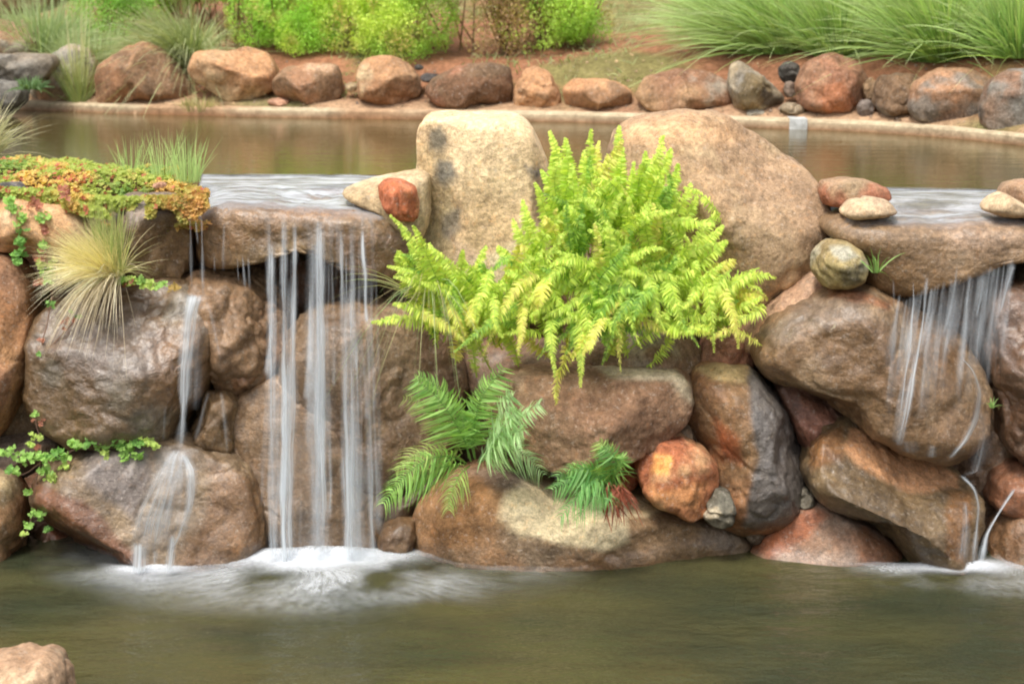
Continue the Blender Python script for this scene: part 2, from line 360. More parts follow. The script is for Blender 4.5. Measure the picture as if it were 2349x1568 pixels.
def rock(name, label, cat, pts, Y, t, c1, c2=None, c3=None, p=3.0, sub=5, amp=1.0, fac=5, wet=0.0, wetz=None, patches=(), group=None, lean=0.0, face=False, lump=0.0, seed=None, cuts=(), grow=1.03):
    _seed[0] += 13; s = seed or _seed[0]; rg = np.random.default_rng(s)
    c1 = np.asarray(c1); c2 = c1 * .7 if c2 is None else np.asarray(c2); c3 = c1 * 1.25 if c3 is None else np.asarray(c3)
    W3 = atY(np.asarray(pts, float), Y); poly = chaikin(W3[:, [0, 2]])
    cx, cz = (poly.min(0) + poly.max(0)) / 2; poly = (poly - [cx, cz]) * grow + [cx, cz]
    # dense boundary in polar coordinates
    Q = np.roll(poly, -1, 0); B = np.concatenate([poly + (Q - poly) * k for k in np.linspace(0, 1, 8, endpoint=False)], 0) - [cx, cz]
    th = np.arctan2(B[:, 1], B[:, 0]); rr = np.hypot(B[:, 0], B[:, 1]); bins = np.linspace(-math.pi, math.pi, 181); idx = np.clip(np.digitize(th, bins) - 1, 0, 179)
    rad = np.full(180, np.nan)
    for k in range(180):
        if (idx == k).any(): rad[k] = rr[idx == k].max()
    bc = (bins[:-1] + bins[1:]) / 2; ok = ~np.isnan(rad); rad = np.interp(bc, np.concatenate([bc[ok] - 2 * math.pi, bc[ok], bc[ok] + 2 * math.pi]), np.tile(rad[ok], 3))
    for _ in range(2): rad = (np.roll(rad, 1) + 2 * rad + np.roll(rad, -1)) / 4
    U, Fi = ico(sub); q = U.copy()
    r = np.hypot(q[:, 0], q[:, 2]); a = np.abs(q[:, 1]); kk = (np.maximum(r, 1e-6) ** p + np.maximum(a, 1e-6) ** p) ** (-1 / p); q = q * kk[:, None]
    pl = [np.array([rg.uniform(-1, 1), -rg.uniform(.55, 1.3), rg.uniform(-.6, 1)]) for _ in range(fac)]
    hs_ = list(rg.uniform(.74, .95, fac))
    for (dx, dy, dz, h_) in cuts: pl.append(np.array([dx, dy, dz])); hs_.append(h_)
    for d, h_ in zip(pl, hs_):
        d = d / np.linalg.norm(d); e = q @ d - h_; e = np.where(e > -.05, np.where(e > .05, e, (e + .05) ** 2 / .20), 0); q = q - e[:, None] * d
    S = float(np.mean(rad)); th = np.arctan2(q[:, 2], q[:, 0]); Rr = np.interp(th, np.concatenate([bc - 2 * math.pi, bc, bc + 2 * math.pi]), np.tile(rad, 3)); rq = np.hypot(q[:, 0], q[:, 2])
    V = np.stack([cx + rq * Rr * np.cos(th), q[:, 1] * t, cz + rq * Rr * np.sin(th)], 1)
    nd = q / np.linalg.norm(q, axis=1)[:, None]
    Yc = Y + (t if face else 0)
    N3 = np.stack([V[:, 0], V[:, 1], V[:, 2]], 1) + s * .37
    st = fbm(N3 / S * 1.3, s + 40, 3); stp = (sst(st, -.17, -.13) + sst(st, .08, .12) + sst(fbm(N3 / S * 2.2, s + 44, 3), .13, .17)) - 1
    disp = S * amp * (.018 * stp + .085 * fbm(N3 / S * .9, s, 3) + .03 * fbm(N3 / S * 3.2, s + 5, 3)) + amp * (.0065 * fbm(N3 * 13, s + 3, 4) - .010 * sst(-np.abs(fbm(N3 * 4.5, s + 4, 3)), -.07, 0) + .0035 * fbm(N3 * 45, s + 8, 2))
    if lump: disp = disp + lump * (np.abs(fbm(N3 * 9, s + 9, 3)) - .2)
    V = V + nd * disp[:, None]; V[:, 1] += Yc + lean * (V[:, 2] - cz)
    # stone colours; some patches also paint light and shade onto faces
    M = V * 1.0 + s * 1.1
    m1 = sst(fbm(M * 3.0, s + 1, 4), -.25, .3)[:, None]; m2 = sst(fbm(M * 6.5, s + 2, 4), .08, .38)[:, None]; m3 = fbm(M * 28, s + 6, 3)[:, None]
    col = c1 + (c2 - c1) * m1; col = col + (c3 - col) * m2 * .8; col = col * (1 + .35 * m3)
    lum = col.mean(1, keepdims=True); col = (col + (lum - col) * .14) * (np.array([.965, 1.0, .95]) * (1 - wet) + np.array([.86, .90, .76]) * wet)
    wv = np.full(len(V), float(wet))
    D = proj(V) + 14 * np.stack([fbm(V * 9, s + 21, 3), fbm(V * 9, s + 22, 3)], 1)
    for pt in patches:
        if len(pt) == 4: pg, pc, sf, op = pt; pwet = None
        else: pg, pc, sf, op, pwet = pt
        wgt = (sst(poly_sd(D, np.asarray(pg, float)), -sf, sf) * op)
        col = col + (np.asarray(pc) * (1 + .3 * m3 + .25 * (m1 - .5)) - col) * wgt[:, None]
        if pwet is not None: wv = wv + (pwet - wv) * wgt
    if wetz is not None: wv = np.maximum(wv, .9 * sst(-V[:, 2], -wetz - .05 - ZP, -wetz + .02 - ZP))
    o = mesh(name, V, Fi, STONE, attrs={'col': np.clip(col, .008, .85), 'wet': np.clip(wv, 0, 1)})
    return tag(o, label, cat, group)
def blob(x, y, rx, ry, s=0, n=9):
    r_ = np.random.default_rng(s + int(x) * 7 + int(y)); return [(x + rx * math.cos(a) * r_.uniform(.86, 1.1), y + ry * math.sin(a) * r_.uniform(.86, 1.1)) for a in np.linspace(0, 2 * math.pi, n, endpoint=False)]

# palette (as the dry stone looks)
TAN = C(212, 180, 136); ORG = C(204, 146, 98); BRN = C(162, 122, 88); DBR = C(126, 96, 70); GRY = C(138, 130, 122); LGR = C(176, 164, 146)
RED = C(168, 106, 74); PNK = C(196, 142, 112); CRM = C(226, 202, 160); DGR = C(92, 86, 80); OLV = C(120, 98, 62); RBR = C(152, 106, 76)

# ---- boulders on the far bank
gB = 'boulders lined up along the far bank'
BK = [
 ('mottled grey and orange boulder with tall grass leaning on it', [(70,215),(85,165),(120,128),(160,106),(200,112),(222,150),(230,200),(225,240),(180,246),(100,242)], LGR, ORG, GRY, 2.3, 0),
 ('wide angular brown boulder with an undercut base right of the tall grass', [(220,185),(232,148),(290,112),(330,101),(372,118),(412,160),(437,200),(439,238),(380,240),(330,226),(270,238),(228,243)], BRN, C(176,122,84), DBR, 2.6, 0),
 ('bright orange heart-shaped boulder on the far bank', [(433,155),(446,122),(490,116),(520,122),(560,106),(612,122),(634,162),(630,200),(590,226),(535,240),(495,218),(450,188)], ORG, TAN, C(170,104,60), 2.3, 0),
 ('squat brown boulder with a pale flat top right of the heart-shaped boulder', [(628,185),(655,158),(720,147),(772,150),(785,185),(784,226),(752,243),(680,240),(630,215)], BRN, DBR, C(180,128,92), 3.0, 0),
 ('rounded orange-brown boulder with a cream shoulder above the rubble', [(820,165),(845,134),(905,133),(940,152),(962,182),(962,218),(930,241),(870,242),(826,225)], C(190,138,94), BRN, TAN, 2.5, 0),
 ('long dark-faced boulder half sunk in red soil', [(978,208),(1000,178),(1050,152),(1120,143),(1166,155),(1174,200),(1170,246),(1130,256),(1040,250),(1000,236)], C(150,106,78), DBR, RED, 2.8, 0),
 ('narrow orange boulder right of the dark crevice', [(1182,205),(1200,165),(1228,155),(1262,170),(1285,215),(1284,250),(1262,260),(1215,259),(1180,248)], ORG, C(196,150,106), BRN, 2.3, 0),
 ('low orange flat-topped boulder between two sand gaps', [(1293,205),(1318,182),(1400,185),(1446,205),(1449,238),(1420,260),(1340,264),(1300,246)], C(200,140,92), BRN, ORG, 2.7, 0),
 ('broad brown boulder with a grey curved seam across its top', [(1458,220),(1480,178),(1545,160),(1620,162),(1670,188),(1680,235),(1640,264),(1560,272),(1490,258)], C(184,140,98), RBR, LGR, 2.3, 0),
 ('wedge boulder with cream top and dark grey right end', [(1668,195),(1678,152),(1702,141),(1745,172),(1798,222),(1806,245),(1740,257),(1690,252)], C(186,158,116), GRY, OLV, 2.3, 0),
 ('tallest reddish brown round boulder under the grass clumps', [(1826,195),(1850,148),(1910,121),(1965,138),(1990,182),(1975,232),(1940,264),(1880,270),(1836,244)], C(166,112,82), RBR, C(182,134,100), 2.2, 0),
 ('small brown block-like boulder between two bigger round ones', [(2008,205),(2024,176),(2080,168),(2122,182),(2118,230),(2095,264),(2030,266),(2008,242)], C(150,112,80), DBR, GRY, 2.7, 0),
 ('large round orange-topped boulder second from the right edge', [(2084,250),(2096,195),(2145,162),(2225,163),(2270,188),(2280,240),(2245,294),(2150,292),(2100,276)], C(182,132,96), BRN, GRY, 2.3, 0),
 ('big speckled brown boulder cut by the right edge of the photo', [(2252,250),(2276,188),(2320,164),(2370,162),(2420,200),(2420,300),(2310,316),(2258,292)], C(156,116,88), GRY, RBR, 2.4, 0),
]
for (lb, pts, c1, c2, c3, p_, _) in BK:
    pts = np.asarray(pts, float); cxp = pts[:, 0].mean(); bot = pts[:, 1].max(); half = .0009 * (pts[:, 0].max() - pts[:, 0].min())
    Yb = np.interp(cxp, np.asarray(COPE)[:, 0], cl[:, 1]) + .10 + .16
    rock('bank_boulder', lb, 'boulder', pts + [0, -1], Yb, .16 + half * .35, c1, c2, c3, p=p_, fac=6, group=gB, amp=.9,
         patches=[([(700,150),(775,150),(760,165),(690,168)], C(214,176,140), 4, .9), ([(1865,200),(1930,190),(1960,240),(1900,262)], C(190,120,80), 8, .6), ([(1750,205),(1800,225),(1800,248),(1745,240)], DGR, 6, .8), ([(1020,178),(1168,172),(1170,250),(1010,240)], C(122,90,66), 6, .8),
                  ([(840,180),(950,180),(950,240),(830,235)], C(150,108,76), 7, .6), ([(1300,212),(1445,212),(1440,262),(1300,258)], BRN, 6, .6), ([(2120,250),(2260,250),(2240,292),(2130,290)], DGR, 8, .7)])  # dark front and underside patches put shade from overhead light into the colour
gS = 'small stones among the far bank boulders'
SM = [((1735,262),(25,13),LGR,'smooth grey-green pebble in front of the wedge boulder'), ((1812,166),(25,24),DGR,'small dark grey stone under the grass, left of the tallest boulder'), ((1818,250),(32,14),C(160,138,112),'flat tan stone lying right of the wedge boulder'),
      ((1985,250),(20,24),C(128,112,104),'grey upright stone in the sand left of the block-like boulder'), ((1997,207),(17,30),C(164,128,92),'narrow brown stone wedged between the tallest and the block-like boulder'), ((988,180),(24,12),C(96,88,86),'dark slate lying on red soil left of the dark-faced boulder'),
      ((2062,278),(34,10),C(140,110,84),'flat brown stone at the foot of the block-like boulder'), ((1812,205),(14,20),C(150,126,110),'small pinkish stone under the dark grey stone'), ((960,155),(10,7),DGR,'little dark stone on the soil beside the cream-shouldered boulder'), ((806,200),(14,12),TAN,'small cream stone in the gap beside the squat boulder'),
      ((1255,236),(8,4),LGR,'tiny pale stone by the narrow orange boulder'), ((640,235),(26,10),PNK,'low pinkish stone at the water edge under the heart-shaped boulder')]
for (c, r_, k, lb) in SM:
    Yb = np.interp(c[0], np.asarray(COPE)[:, 0], cl[:, 1]) + (.16 if c[1] > 225 else .34 if c[1] < 185 else .26)
    rock('small_stone', lb, 'stone', blob(*c, *r_), Yb, r_[0] * .0024, k, sub=4, fac=4, group=gS)
rock('bank_boulder', 'pale overhanging rock in the top left corner', 'boulder', [(-80,-60),(120,-60),(170,-10),(120,18),(60,40),(-80,44)], 11.6, .4, C(186,156,112), BRN, fac=3)
rock('bank_boulder', 'rounded brown rock below the corner overhang at the left edge', 'boulder', [(-80,60),(0,48),(60,55),(95,85),(100,125),(40,140),(-80,140)], 11.0, .3, C(160,120,92), BRN, LGR, fac=3)
rock('stone_block', 'long flat-topped grey stone block at the left end of the far bank', 'stone block', [(-60,128),(60,125),(118,127),(128,145),(105,178),(60,190),(-60,190)], 10.2, .25, GRY, C(150,130,108), DGR, p=4, fac=5)
rock('stone_block', 'dark grey lower stone block under the long flat-topped one', 'stone block', [(-60,186),(30,188),(56,205),(52,235),(20,262),(-60,262)], 9.9, .2, DGR, GRY, C(120,112,104), p=4, fac=5)

# ---- boulders of the front wall (drawn from the back of the wall to its front)
gW = 'boulders stacked in the waterfall wall'
def wr(label, pts, Y, t, *a, **k):
    k.setdefault('group', gW); k['grow'] = 1.035; k.setdefault('sub', 5); return rock(k.pop('name', 'wall_boulder'), label, k.pop('cat', 'boulder'), pts, Y, t, *a, **k)
# standing stones
wr('tall upright cream stone with a lichen-grey left side', [(968,300),(974,280),(990,272),(1060,270),(1130,268),(1185,273),(1212,292),(1236,335),(1252,372),(1264,430),(1262,520),(1240,680),(1120,720),(1000,700),(966,600),(962,450)], 6.62, .26,
   C(250,212,164), C(240,198,148), C(246,222,178), p=9, fac=0, sub=6, amp=.42, seed=31, name='standing_stone', cuts=[(-.62,-.78,.05,.92),(.75,-.55,.25,1.12)],
   patches=[([(940,330),(1010,320),(1040,380),(1035,470),(1060,560),(1050,640),(980,640),(940,560)], C(206,182,138), 12, .7), ([(985,300),(1010,285),(1032,320),(1020,350),(985,345)], C(120,114,98), 7, .9), ([(1000,370),(1035,365),(1045,400),(1020,430),(1000,410)], C(128,124,112), 8, .9), ([(1025,495),(1055,480),(1065,530),(1035,560),(1015,540)], C(124,118,106), 8, .8), ([(1225,380),(1250,390),(1275,440),(1270,520),(1235,520),(1222,450)], C(166,140,118), 9, .8), ([(1195,378),(1240,395),(1245,410),(1215,408)], C(140,134,126), 5, .8), ([(1040,540),(1110,600),(1110,720),(1050,680)], C(204,176,150), 12, .6)])
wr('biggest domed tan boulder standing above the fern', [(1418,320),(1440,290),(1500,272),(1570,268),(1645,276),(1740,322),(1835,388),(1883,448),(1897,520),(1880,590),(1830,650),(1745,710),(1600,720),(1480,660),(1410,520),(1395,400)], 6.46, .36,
   C(196,156,116), C(172,136,104), C(214,178,134), p=3.2, fac=2, sub=6, amp=.7, seed=57, name='standing_boulder', patches=[([(1418,330),(1440,280),(1560,262),(1660,280),(1700,320),(1600,340),(1480,330)], C(222,178,132), 22, .7), ([(1700,420),(1830,420),(1880,520),(1800,640),(1680,680)], C(168,140,110), 30, .6)])  # pale crown and darker lower right paint the fall of light
# cream mortar and small stones beside the left ledge
wr('smooth cream mortar mound between the wet ledge and the upright stone', [(782,440),(830,418),(900,400),(955,392),(985,400),(985,500),(960,560),(920,530),(870,480),(820,462)], 6.36, .16, C(216,184,142), C(206,172,128), C(224,196,158), fac=0, amp=.5, cat='mortar', name='mortar_mound', group=None)
wr('small bright orange stone set in cream mortar beside the upright stone', [(868,425),(885,412),(925,412),(955,430),(962,470),(955,505),(915,502),(885,480),(872,450)], 6.22, .10, C(206,112,66), C(176,92,54), C(214,150,104), fac=3, amp=.7, name='stone', cat='stone')
# ledges
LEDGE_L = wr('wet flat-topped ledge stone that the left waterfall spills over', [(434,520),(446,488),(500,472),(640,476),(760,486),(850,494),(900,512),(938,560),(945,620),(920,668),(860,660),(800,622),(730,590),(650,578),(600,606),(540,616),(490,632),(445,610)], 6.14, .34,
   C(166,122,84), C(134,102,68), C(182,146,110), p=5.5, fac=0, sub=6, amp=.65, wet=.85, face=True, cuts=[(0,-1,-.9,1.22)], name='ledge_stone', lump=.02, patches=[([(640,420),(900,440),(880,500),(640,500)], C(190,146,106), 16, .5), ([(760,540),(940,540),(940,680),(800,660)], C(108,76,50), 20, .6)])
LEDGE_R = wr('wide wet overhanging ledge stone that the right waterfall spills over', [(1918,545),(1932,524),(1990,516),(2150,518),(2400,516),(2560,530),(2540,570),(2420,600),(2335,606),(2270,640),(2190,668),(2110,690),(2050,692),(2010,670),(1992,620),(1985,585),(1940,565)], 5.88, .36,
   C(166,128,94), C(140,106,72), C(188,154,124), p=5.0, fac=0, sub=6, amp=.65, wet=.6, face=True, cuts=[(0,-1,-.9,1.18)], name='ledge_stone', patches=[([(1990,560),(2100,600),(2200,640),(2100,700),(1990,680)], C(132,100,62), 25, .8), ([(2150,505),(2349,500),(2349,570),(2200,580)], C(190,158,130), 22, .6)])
wr('oblong pinkish brown stone lying between the domed boulder and the right channel', [(1880,440),(1890,415),(1940,409),(1990,415),(2030,432),(2040,455),(1990,470),(1930,475),(1890,468)], 6.22, .12, C(190,136,102), C(178,146,110), C(192,110,76), fac=2, amp=.7, name='stone', cat='stone')
wr('cream mortar hump at the water edge under the oblong stone', [(1928,488),(1950,462),(2000,452),(2038,462),(2054,485),(2010,496),(1950,500)], 6.02, .12, C(216,180,142), C(200,168,136), fac=0, amp=.5, cat='mortar', name='mortar_mound', group=None)
wr('brown knobbly stone on the weir at the right edge', [(2295,450),(2310,424),(2360,416),(2420,430),(2430,480),(2340,490),(2305,475)], 6.16, .14, C(170,128,96), C(182,146,112), fac=3, amp=.8, name='stone', cat='stone')
wr('cream mortar wedge left of the knobbly stone at the right edge', [(2248,478),(2270,455),(2300,440),(2350,470),(2400,492),(2300,497)], 6.0, .10, C(218,182,142), C(206,174,136), fac=0, amp=.4, cat='mortar', name='mortar_mound', group=None)
wr('round yellowish boulder tucked under the right ledge', [(1865,620),(1868,582),(1895,555),(1930,548),(1970,568),(1987,602),(1980,640),(1940,660),(1890,655)], 5.98, .17, C(194,170,112), C(164,138,90), C(190,180,156), p=2.2, fac=2, amp=.6, name='round_boulder', patches=[([(1905,565),(1945,560),(1965,590),(1940,600),(1920,585)], C(178,176,160), 6, .8), ([(1930,620),(1975,610),(1975,650),(1930,658)], C(104,98,76), 7, .8)])
# left cluster
wr('flat orange boulder under the creeping plants at the left edge', [(-60,450),(20,436),(100,452),(170,462),(225,500),(230,560),(190,580),(90,574),(-60,560)], 6.20, .22, C(226,172,120), C(212,152,100), C(228,190,146), p=4, fac=2, amp=.6)
wr('dark wet brown boulder left of the left ledge, behind the grass tuft', [(250,480),(290,452),(380,446),(430,470),(445,520),(442,600),(425,632),(375,642),(330,632),(285,600),(262,560),(240,520)], 6.26, .24, C(140,104,68), C(116,86,54), C(150,130,118), p=2.6, fac=3, wet=.4, patches=[([(250,460),(400,440),(390,500),(300,520)], C(148,134,124), 14, .7)])
wr('dark grey stone behind the dry grass tuft', [(195,520),(220,485),(262,470),(290,500),(280,560),(255,600),(215,590)], 6.42, .16, C(124,112,104), C(100,88,76), fac=4, amp=.8, name='stone', cat='stone')
wr('tall orange-brown boulder cut by the left edge of the photo', [(-90,600),(-20,586),(35,600),(72,655),(82,740),(74,840),(40,940),(-10,1010),(-90,1040)], 6.12, .26, C(172,118,76), C(192,140,90), C(150,104,76), p=2.4, fac=3, amp=.8, patches=[([(0,580),(60,600),(60,700),(0,700)], C(156,122,98), 20, .6)])
wr('small grey-brown stone in the gap between the left boulders', [(0,990),(40,930),(62,880),(95,890),(105,940),(110,990),(60,1010)], 6.26, .14, C(172,138,104), C(140,112,88), fac=3, name='stone', cat='stone')
wr('flat grey stone above the boulder at the bottom left', [(-60,1010),(20,992),(90,985),(140,1005),(150,1040),(110,1070),(60,1090),(-60,1090)], 6.18, .2, C(140,118,104), C(124,100,84), fac=3)
wr('rounded tan and orange boulder at the waterline by the left edge', [(-90,1080),(-10,1072),(32,1092),(56,1140),(58,1200),(36,1315),(0,1345),(-90,1370)], 6.02, .22, C(156,122,84), C(176,116,72), C(120,104,76), p=2.4, fac=3, wetz=.06, patches=[([(-60,1060),(30,1070),(30,1120),(-60,1120)], C(204,182,140), 12, .8)])
wr('largest glossy wet boulder on the left, beside the thin waterfall', [(86,900),(84,800),(104,745),(160,690),(240,660),(340,648),(420,655),(470,690),(500,740),(505,820),(490,880),(450,930),(420,985),(390,1008),(300,1006),(190,996),(115,968)], 6.16, .36,
   C(142,108,78), C(122,86,54), C(150,134,124), p=2.5, fac=4, sub=6, wet=.95, seed=91, lump=.022, patches=[([(110,740),(300,700),(390,760),(380,860),(260,880),(130,840)], C(140,126,118), 35, .6), ([(350,760),(480,720),(480,960),(360,940)], C(150,106,60), 30, .6)])
wr('lumpy brown rock under the left ledge where the thin waterfall splashes', [(370,670),(410,640),(470,622),(530,632),(600,680),(660,720),(670,800),(620,860),(560,900),(500,880),(470,800),(400,740)], 6.24, .26, C(158,118,84), C(140,100,68), C(176,128,90), p=2.3, fac=2, wet=.5, lump=.05, sub=6)
wr('rough brown mortar mass filling the gap between the thin and main waterfalls', [(430,640),(600,630),(690,720),(700,1100),(610,1200),(545,1080),(440,1040)], 6.42, .20, C(150, 116, 84), C(130, 98, 68), C(170, 128, 94), fac=0, wet=.5, lump=.05, name='mortar_mound', cat='mortar', group=None, sub=6)
wr('small orange-brown lump between the two left falls', [(520,830),(530,795),(560,780),(595,795),(610,835),(590,875),(550,885),(525,865)], 6.16, .13, C(172,120,82), C(150,104,66), fac=2, wet=.5, lump=.03, name='stone', cat='stone')
wr('knobbly brown lump just above the lower left wedge boulder', [(440,985),(455,930),(480,893),(530,885),(556,915),(552,980),(548,1030),(500,1040),(450,1020)], 6.14, .17, C(160,120,82), C(126,94,58), C(184,140,100), fac=2, wet=.6, lump=.04, name='stone', cat='stone')
wr('wedge-shaped boulder with one dark red-brown facet at the waterline', [(74,1115),(110,1070),(190,1030),(290,1005),(420,1010),(540,1050),(590,1110),(612,1190),(600,1310),(540,1355),(440,1382),(330,1370),(240,1360),(160,1235),(95,1165)], 6.05, .34,
   C(156,124,94), C(142,112,86), C(170,138,108), p=2.6, fac=1, sub=6, wet=.7, seed=140, lump=.018, cuts=[(-.75,-.75,-.75,.66)], wetz=.03,
   patches=[([(70,1100),(190,1150),(290,1260),(350,1310),(220,1300),(80,1200)], C(128,82,52), 9, .9), ([(190,1030),(330,1030),(345,1090),(330,1150),(300,1190),(200,1110)], C(128,118,114), 16, .8), ([(480,1060),(600,1100),(620,1260),(460,1320),(400,1290),(470,1180)], C(150,108,70), 20, .7)])
wr('red stone half hidden low between the two lowest left boulders', [(60,1215),(110,1190),(170,1225),(200,1325),(140,1350),(60,1345)], 6.2, .16, C(150,84,56), C(110,76,50), fac=3, wetz=.1, name='stone', cat='stone', wet=.5)
# behind and beside the main fall
wr('broad smooth boulder behind the main waterfall, upper right of the curtain', [(640,850),(650,770),(720,715),(820,694),(920,694),(1000,722),(1052,790),(1068,880),(1050,960),(1020,1030),(980,1090),(880,1130),(760,1120),(670,1000)], 6.26, .30, C(152,118,90), C(136,100,72), C(168,130,100), p=2.8, fac=3, sub=6, wet=.6, patches=[([(960,700),(1070,760),(1070,880),(1000,960),(960,880)], C(120,84,64), 20, .6)])
wr('tall rounded boulder behind the foot of the main waterfall', [(538,960),(560,900),(600,862),(680,848),(780,850),(850,900),(890,1000),(905,1100),(900,1220),(860,1360),(740,1370),(650,1360),(600,1180),(555,1070)], 6.20, .30, C(164,124,90), C(146,110,78), C(182,138,102), p=2.6, fac=2, sub=6, wet=.7, lump=.02)
wr('dark sloping slab low between the waterfall and the fern', [(872,1200),(890,1150),(950,1110),(1010,1080),(1000,1120),(960,1160),(930,1190)], 6.1, .12, C(116,92,76), C(92,72,58), fac=2, wet=.6, name='stone', cat='stone')
wr('small round brown stone at the waterline right of the main splash', [(866,1235),(880,1200),(920,1180),(955,1192),(960,1225),(935,1300),(885,1308)], 6.0, .12, C(150,112,76), C(130,92,60), fac=1, wet=.7, name='stone', cat='stone')
# centre
wr('dark wet rock in the crevice left of the slab under the big fern', [(1030,980),(1040,880),(1060,790),(1150,760),(1260,780),(1300,850),(1260,960),(1200,1050),(1100,1080),(1040,1060)], 6.44, .26, C(128,88,66), C(104,72,54), C(150,112,90), p=2.5, fac=5, wet=.5)
wr('grey-brown rock directly beneath the hanging fronds', [(1180,900),(1170,840),(1200,800),(1290,780),(1330,830),(1300,900),(1240,930)], 6.22, .2, C(150,120,98), C(128,98,76), fac=3)
wr('mottled brown rock under the right half of the big fern', [(1330,800),(1420,760),(1520,742),(1580,770),(1606,815),(1600,850),(1560,868),(1470,860),(1380,870),(1320,850)], 6.2, .24, C(152,118,90), C(130,98,72), C(184,162,138), p=2.6, fac=4)
wr('long brown slab with a grey rim below the big fern', [(1120,970),(1136,890),(1190,848),(1300,850),(1440,842),(1550,850),(1580,880),(1584,920),(1560,960),(1500,1005),(1430,1036),(1350,1058),(1260,1058),(1180,1030)], 6.0, .28,
   C(162,122,92), C(146,106,78), C(188,150,118), p=3.2, fac=3, sub=6, patches=[([(1360,836),(1550,842),(1590,880),(1590,925),(1555,905),(1540,880),(1400,868)], C(196,180,150), 9, .85)])
wr('narrow grey stone squeezed behind the rusty orange stone', [(1525,1010),(1540,970),(1575,950),(1600,1000),(1622,1060),(1610,1090),(1560,1070)], 6.14, .15, C(166,136,108), C(144,116,92), fac=3, name='stone', cat='stone')
wr('tall two-toned boulder, orange-brown on the left and slate grey on the right', [(1578,900),(1600,850),(1650,836),(1718,838),(1765,885),(1812,950),(1838,1040),(1842,1110),(1812,1170),(1760,1198),(1690,1196),(1640,1180),(1618,1110),(1600,1010),(1574,945)], 6.12, .30,
   C(164,106,66), C(150,110,72), C(192,132,84), p=2.8, fac=0, sub=6, seed=77, wet=.35, cuts=[(.95,-.62,.1,.80),(-.75,-.7,0,.78)],
   patches=[([(1706,830),(1760,860),(1860,1000),(1860,1200),(1700,1210),(1716,1140),(1740,1060),(1722,960)], C(112, 106, 102), 7, .95, .75), ([(1585,850),(1640,832),(1712,836),(1706,880),(1640,868)], C(206,178,128), 8, .85), ([(1640,960),(1690,1000),(1700,1060),(1650,1040)], C(196,104,60), 16, .6)])
wr('rusty orange angular stone beside the two-toned boulder', [(1460,1065),(1478,1028),(1520,1008),(1570,1012),(1615,1038),(1642,1075),(1636,1130),(1612,1172),(1570,1174),(1500,1145),(1472,1115)], 5.92, .18, C(204,130,78), C(186,104,62), C(222,172,118), p=4.5, fac=5, amp=.8, name='orange_stone', cat='stone', patches=[([(1500,1040),(1535,1050),(1530,1085),(1498,1080)], C(236,168,96), 6, .9), ([(1490,1120),(1620,1110),(1600,1175),(1500,1150)], C(206,150,96), 12, .6)])
wr('small red-orange stone left of the rusty orange stone', [(1415,1075),(1425,1048),(1448,1040),(1462,1065),(1460,1105),(1440,1120),(1420,1105)], 6.04, .09, C(180,90,56), C(150,74,46), fac=3, name='stone', cat='stone')
wr('small pale grey stone wedged under the long slab', [(1262,1085),(1270,1062),(1300,1056),(1340,1064),(1345,1090),(1300,1100)], 6.1, .1, C(164,158,150), C(144,136,126), fac=2, name='stone', cat='stone')
wr('small dark lichen-spotted stone at the foot of the two-toned boulder', [(1612,1180),(1625,1145),(1645,1120),(1675,1130),(1690,1170),(1680,1200),(1640,1200)], 5.86, .1, C(104,98,86), C(130,116,94), fac=3, name='stone', cat='stone', patches=[([(1605,1165),(1640,1160),(1650,1185),(1620,1190)], C(206,190,160), 5, .7)])
wr('wide low boulder with a cream patch along the waterline in the centre', [(958,1215),(978,1150),(1020,1100),(1090,1074),(1180,1066),(1260,1095),(1340,1100),(1450,1118),(1560,1160),(1660,1190),(1712,1222),(1724,1330),(1700,1360),(1560,1380),(1300,1382),(1080,1370),(985,1342)], 6.10, .36,
   C(158,122,86), C(166,120,78), C(140,116,92), p=3.0, fac=1, sub=6, seed=203, wetz=.045,
   patches=[([(1160,1140),(1200,1100),(1300,1110),(1450,1118),(1520,1150),(1500,1180),(1440,1190),(1450,1250),(1400,1262),(1290,1250),(1190,1225),(1150,1180)], C(244,222,178), 9, 1.0), ([(1450,1115),(1560,1150),(1510,1175),(1440,1180)], C(232,206,160), 6, .9), ([(970,1100),(1150,1080),(1150,1260),(980,1260)], C(156,108,64), 25, .5), ([(1060,1080),(1200,1070),(1220,1110),(1160,1130)], C(124,112,102), 14, .6), ([(1600,1205),(1690,1215),(1680,1260),(1600,1250)], C(128,120,112), 12, .6)])
wr('small dark stone with an orange end above the red wedge rock', [(1700,1212),(1715,1192),(1745,1188),(1762,1205),(1755,1232),(1720,1240)], 6.0, .09, C(116,96,76), C(98,80,62), fac=2, name='stone', cat='stone', patches=[([(1735,1195),(1765,1195),(1760,1220),(1738,1222)], C(214,142,98), 3, .9)])
wr('small grey pebble above the tip of the red wedge rock', [(1824,1140),(1832,1122),(1850,1118),(1866,1135),(1862,1158),(1835,1162)], 5.98, .07, C(128,118,104), fac=1, name='stone', cat='stone')
wr('smooth reddish triangular rock sliding into the water', [(1700,1300),(1740,1235),(1800,1180),(1845,1155),(1885,1156),(1950,1182),(2030,1236),(2110,1300),(2160,1380),(1900,1420),(1690,1400)], 5.99, .20, C(178,134,106), C(166,110,76), C(186,152,132), p=2.5, fac=1, amp=.5, wet=.25, wetz=.03, patches=[([(1715,1265),(1790,1190),(1850,1160),(1900,1180),(1850,1240),(1760,1290)], C(166,92,52), 14, .8)])
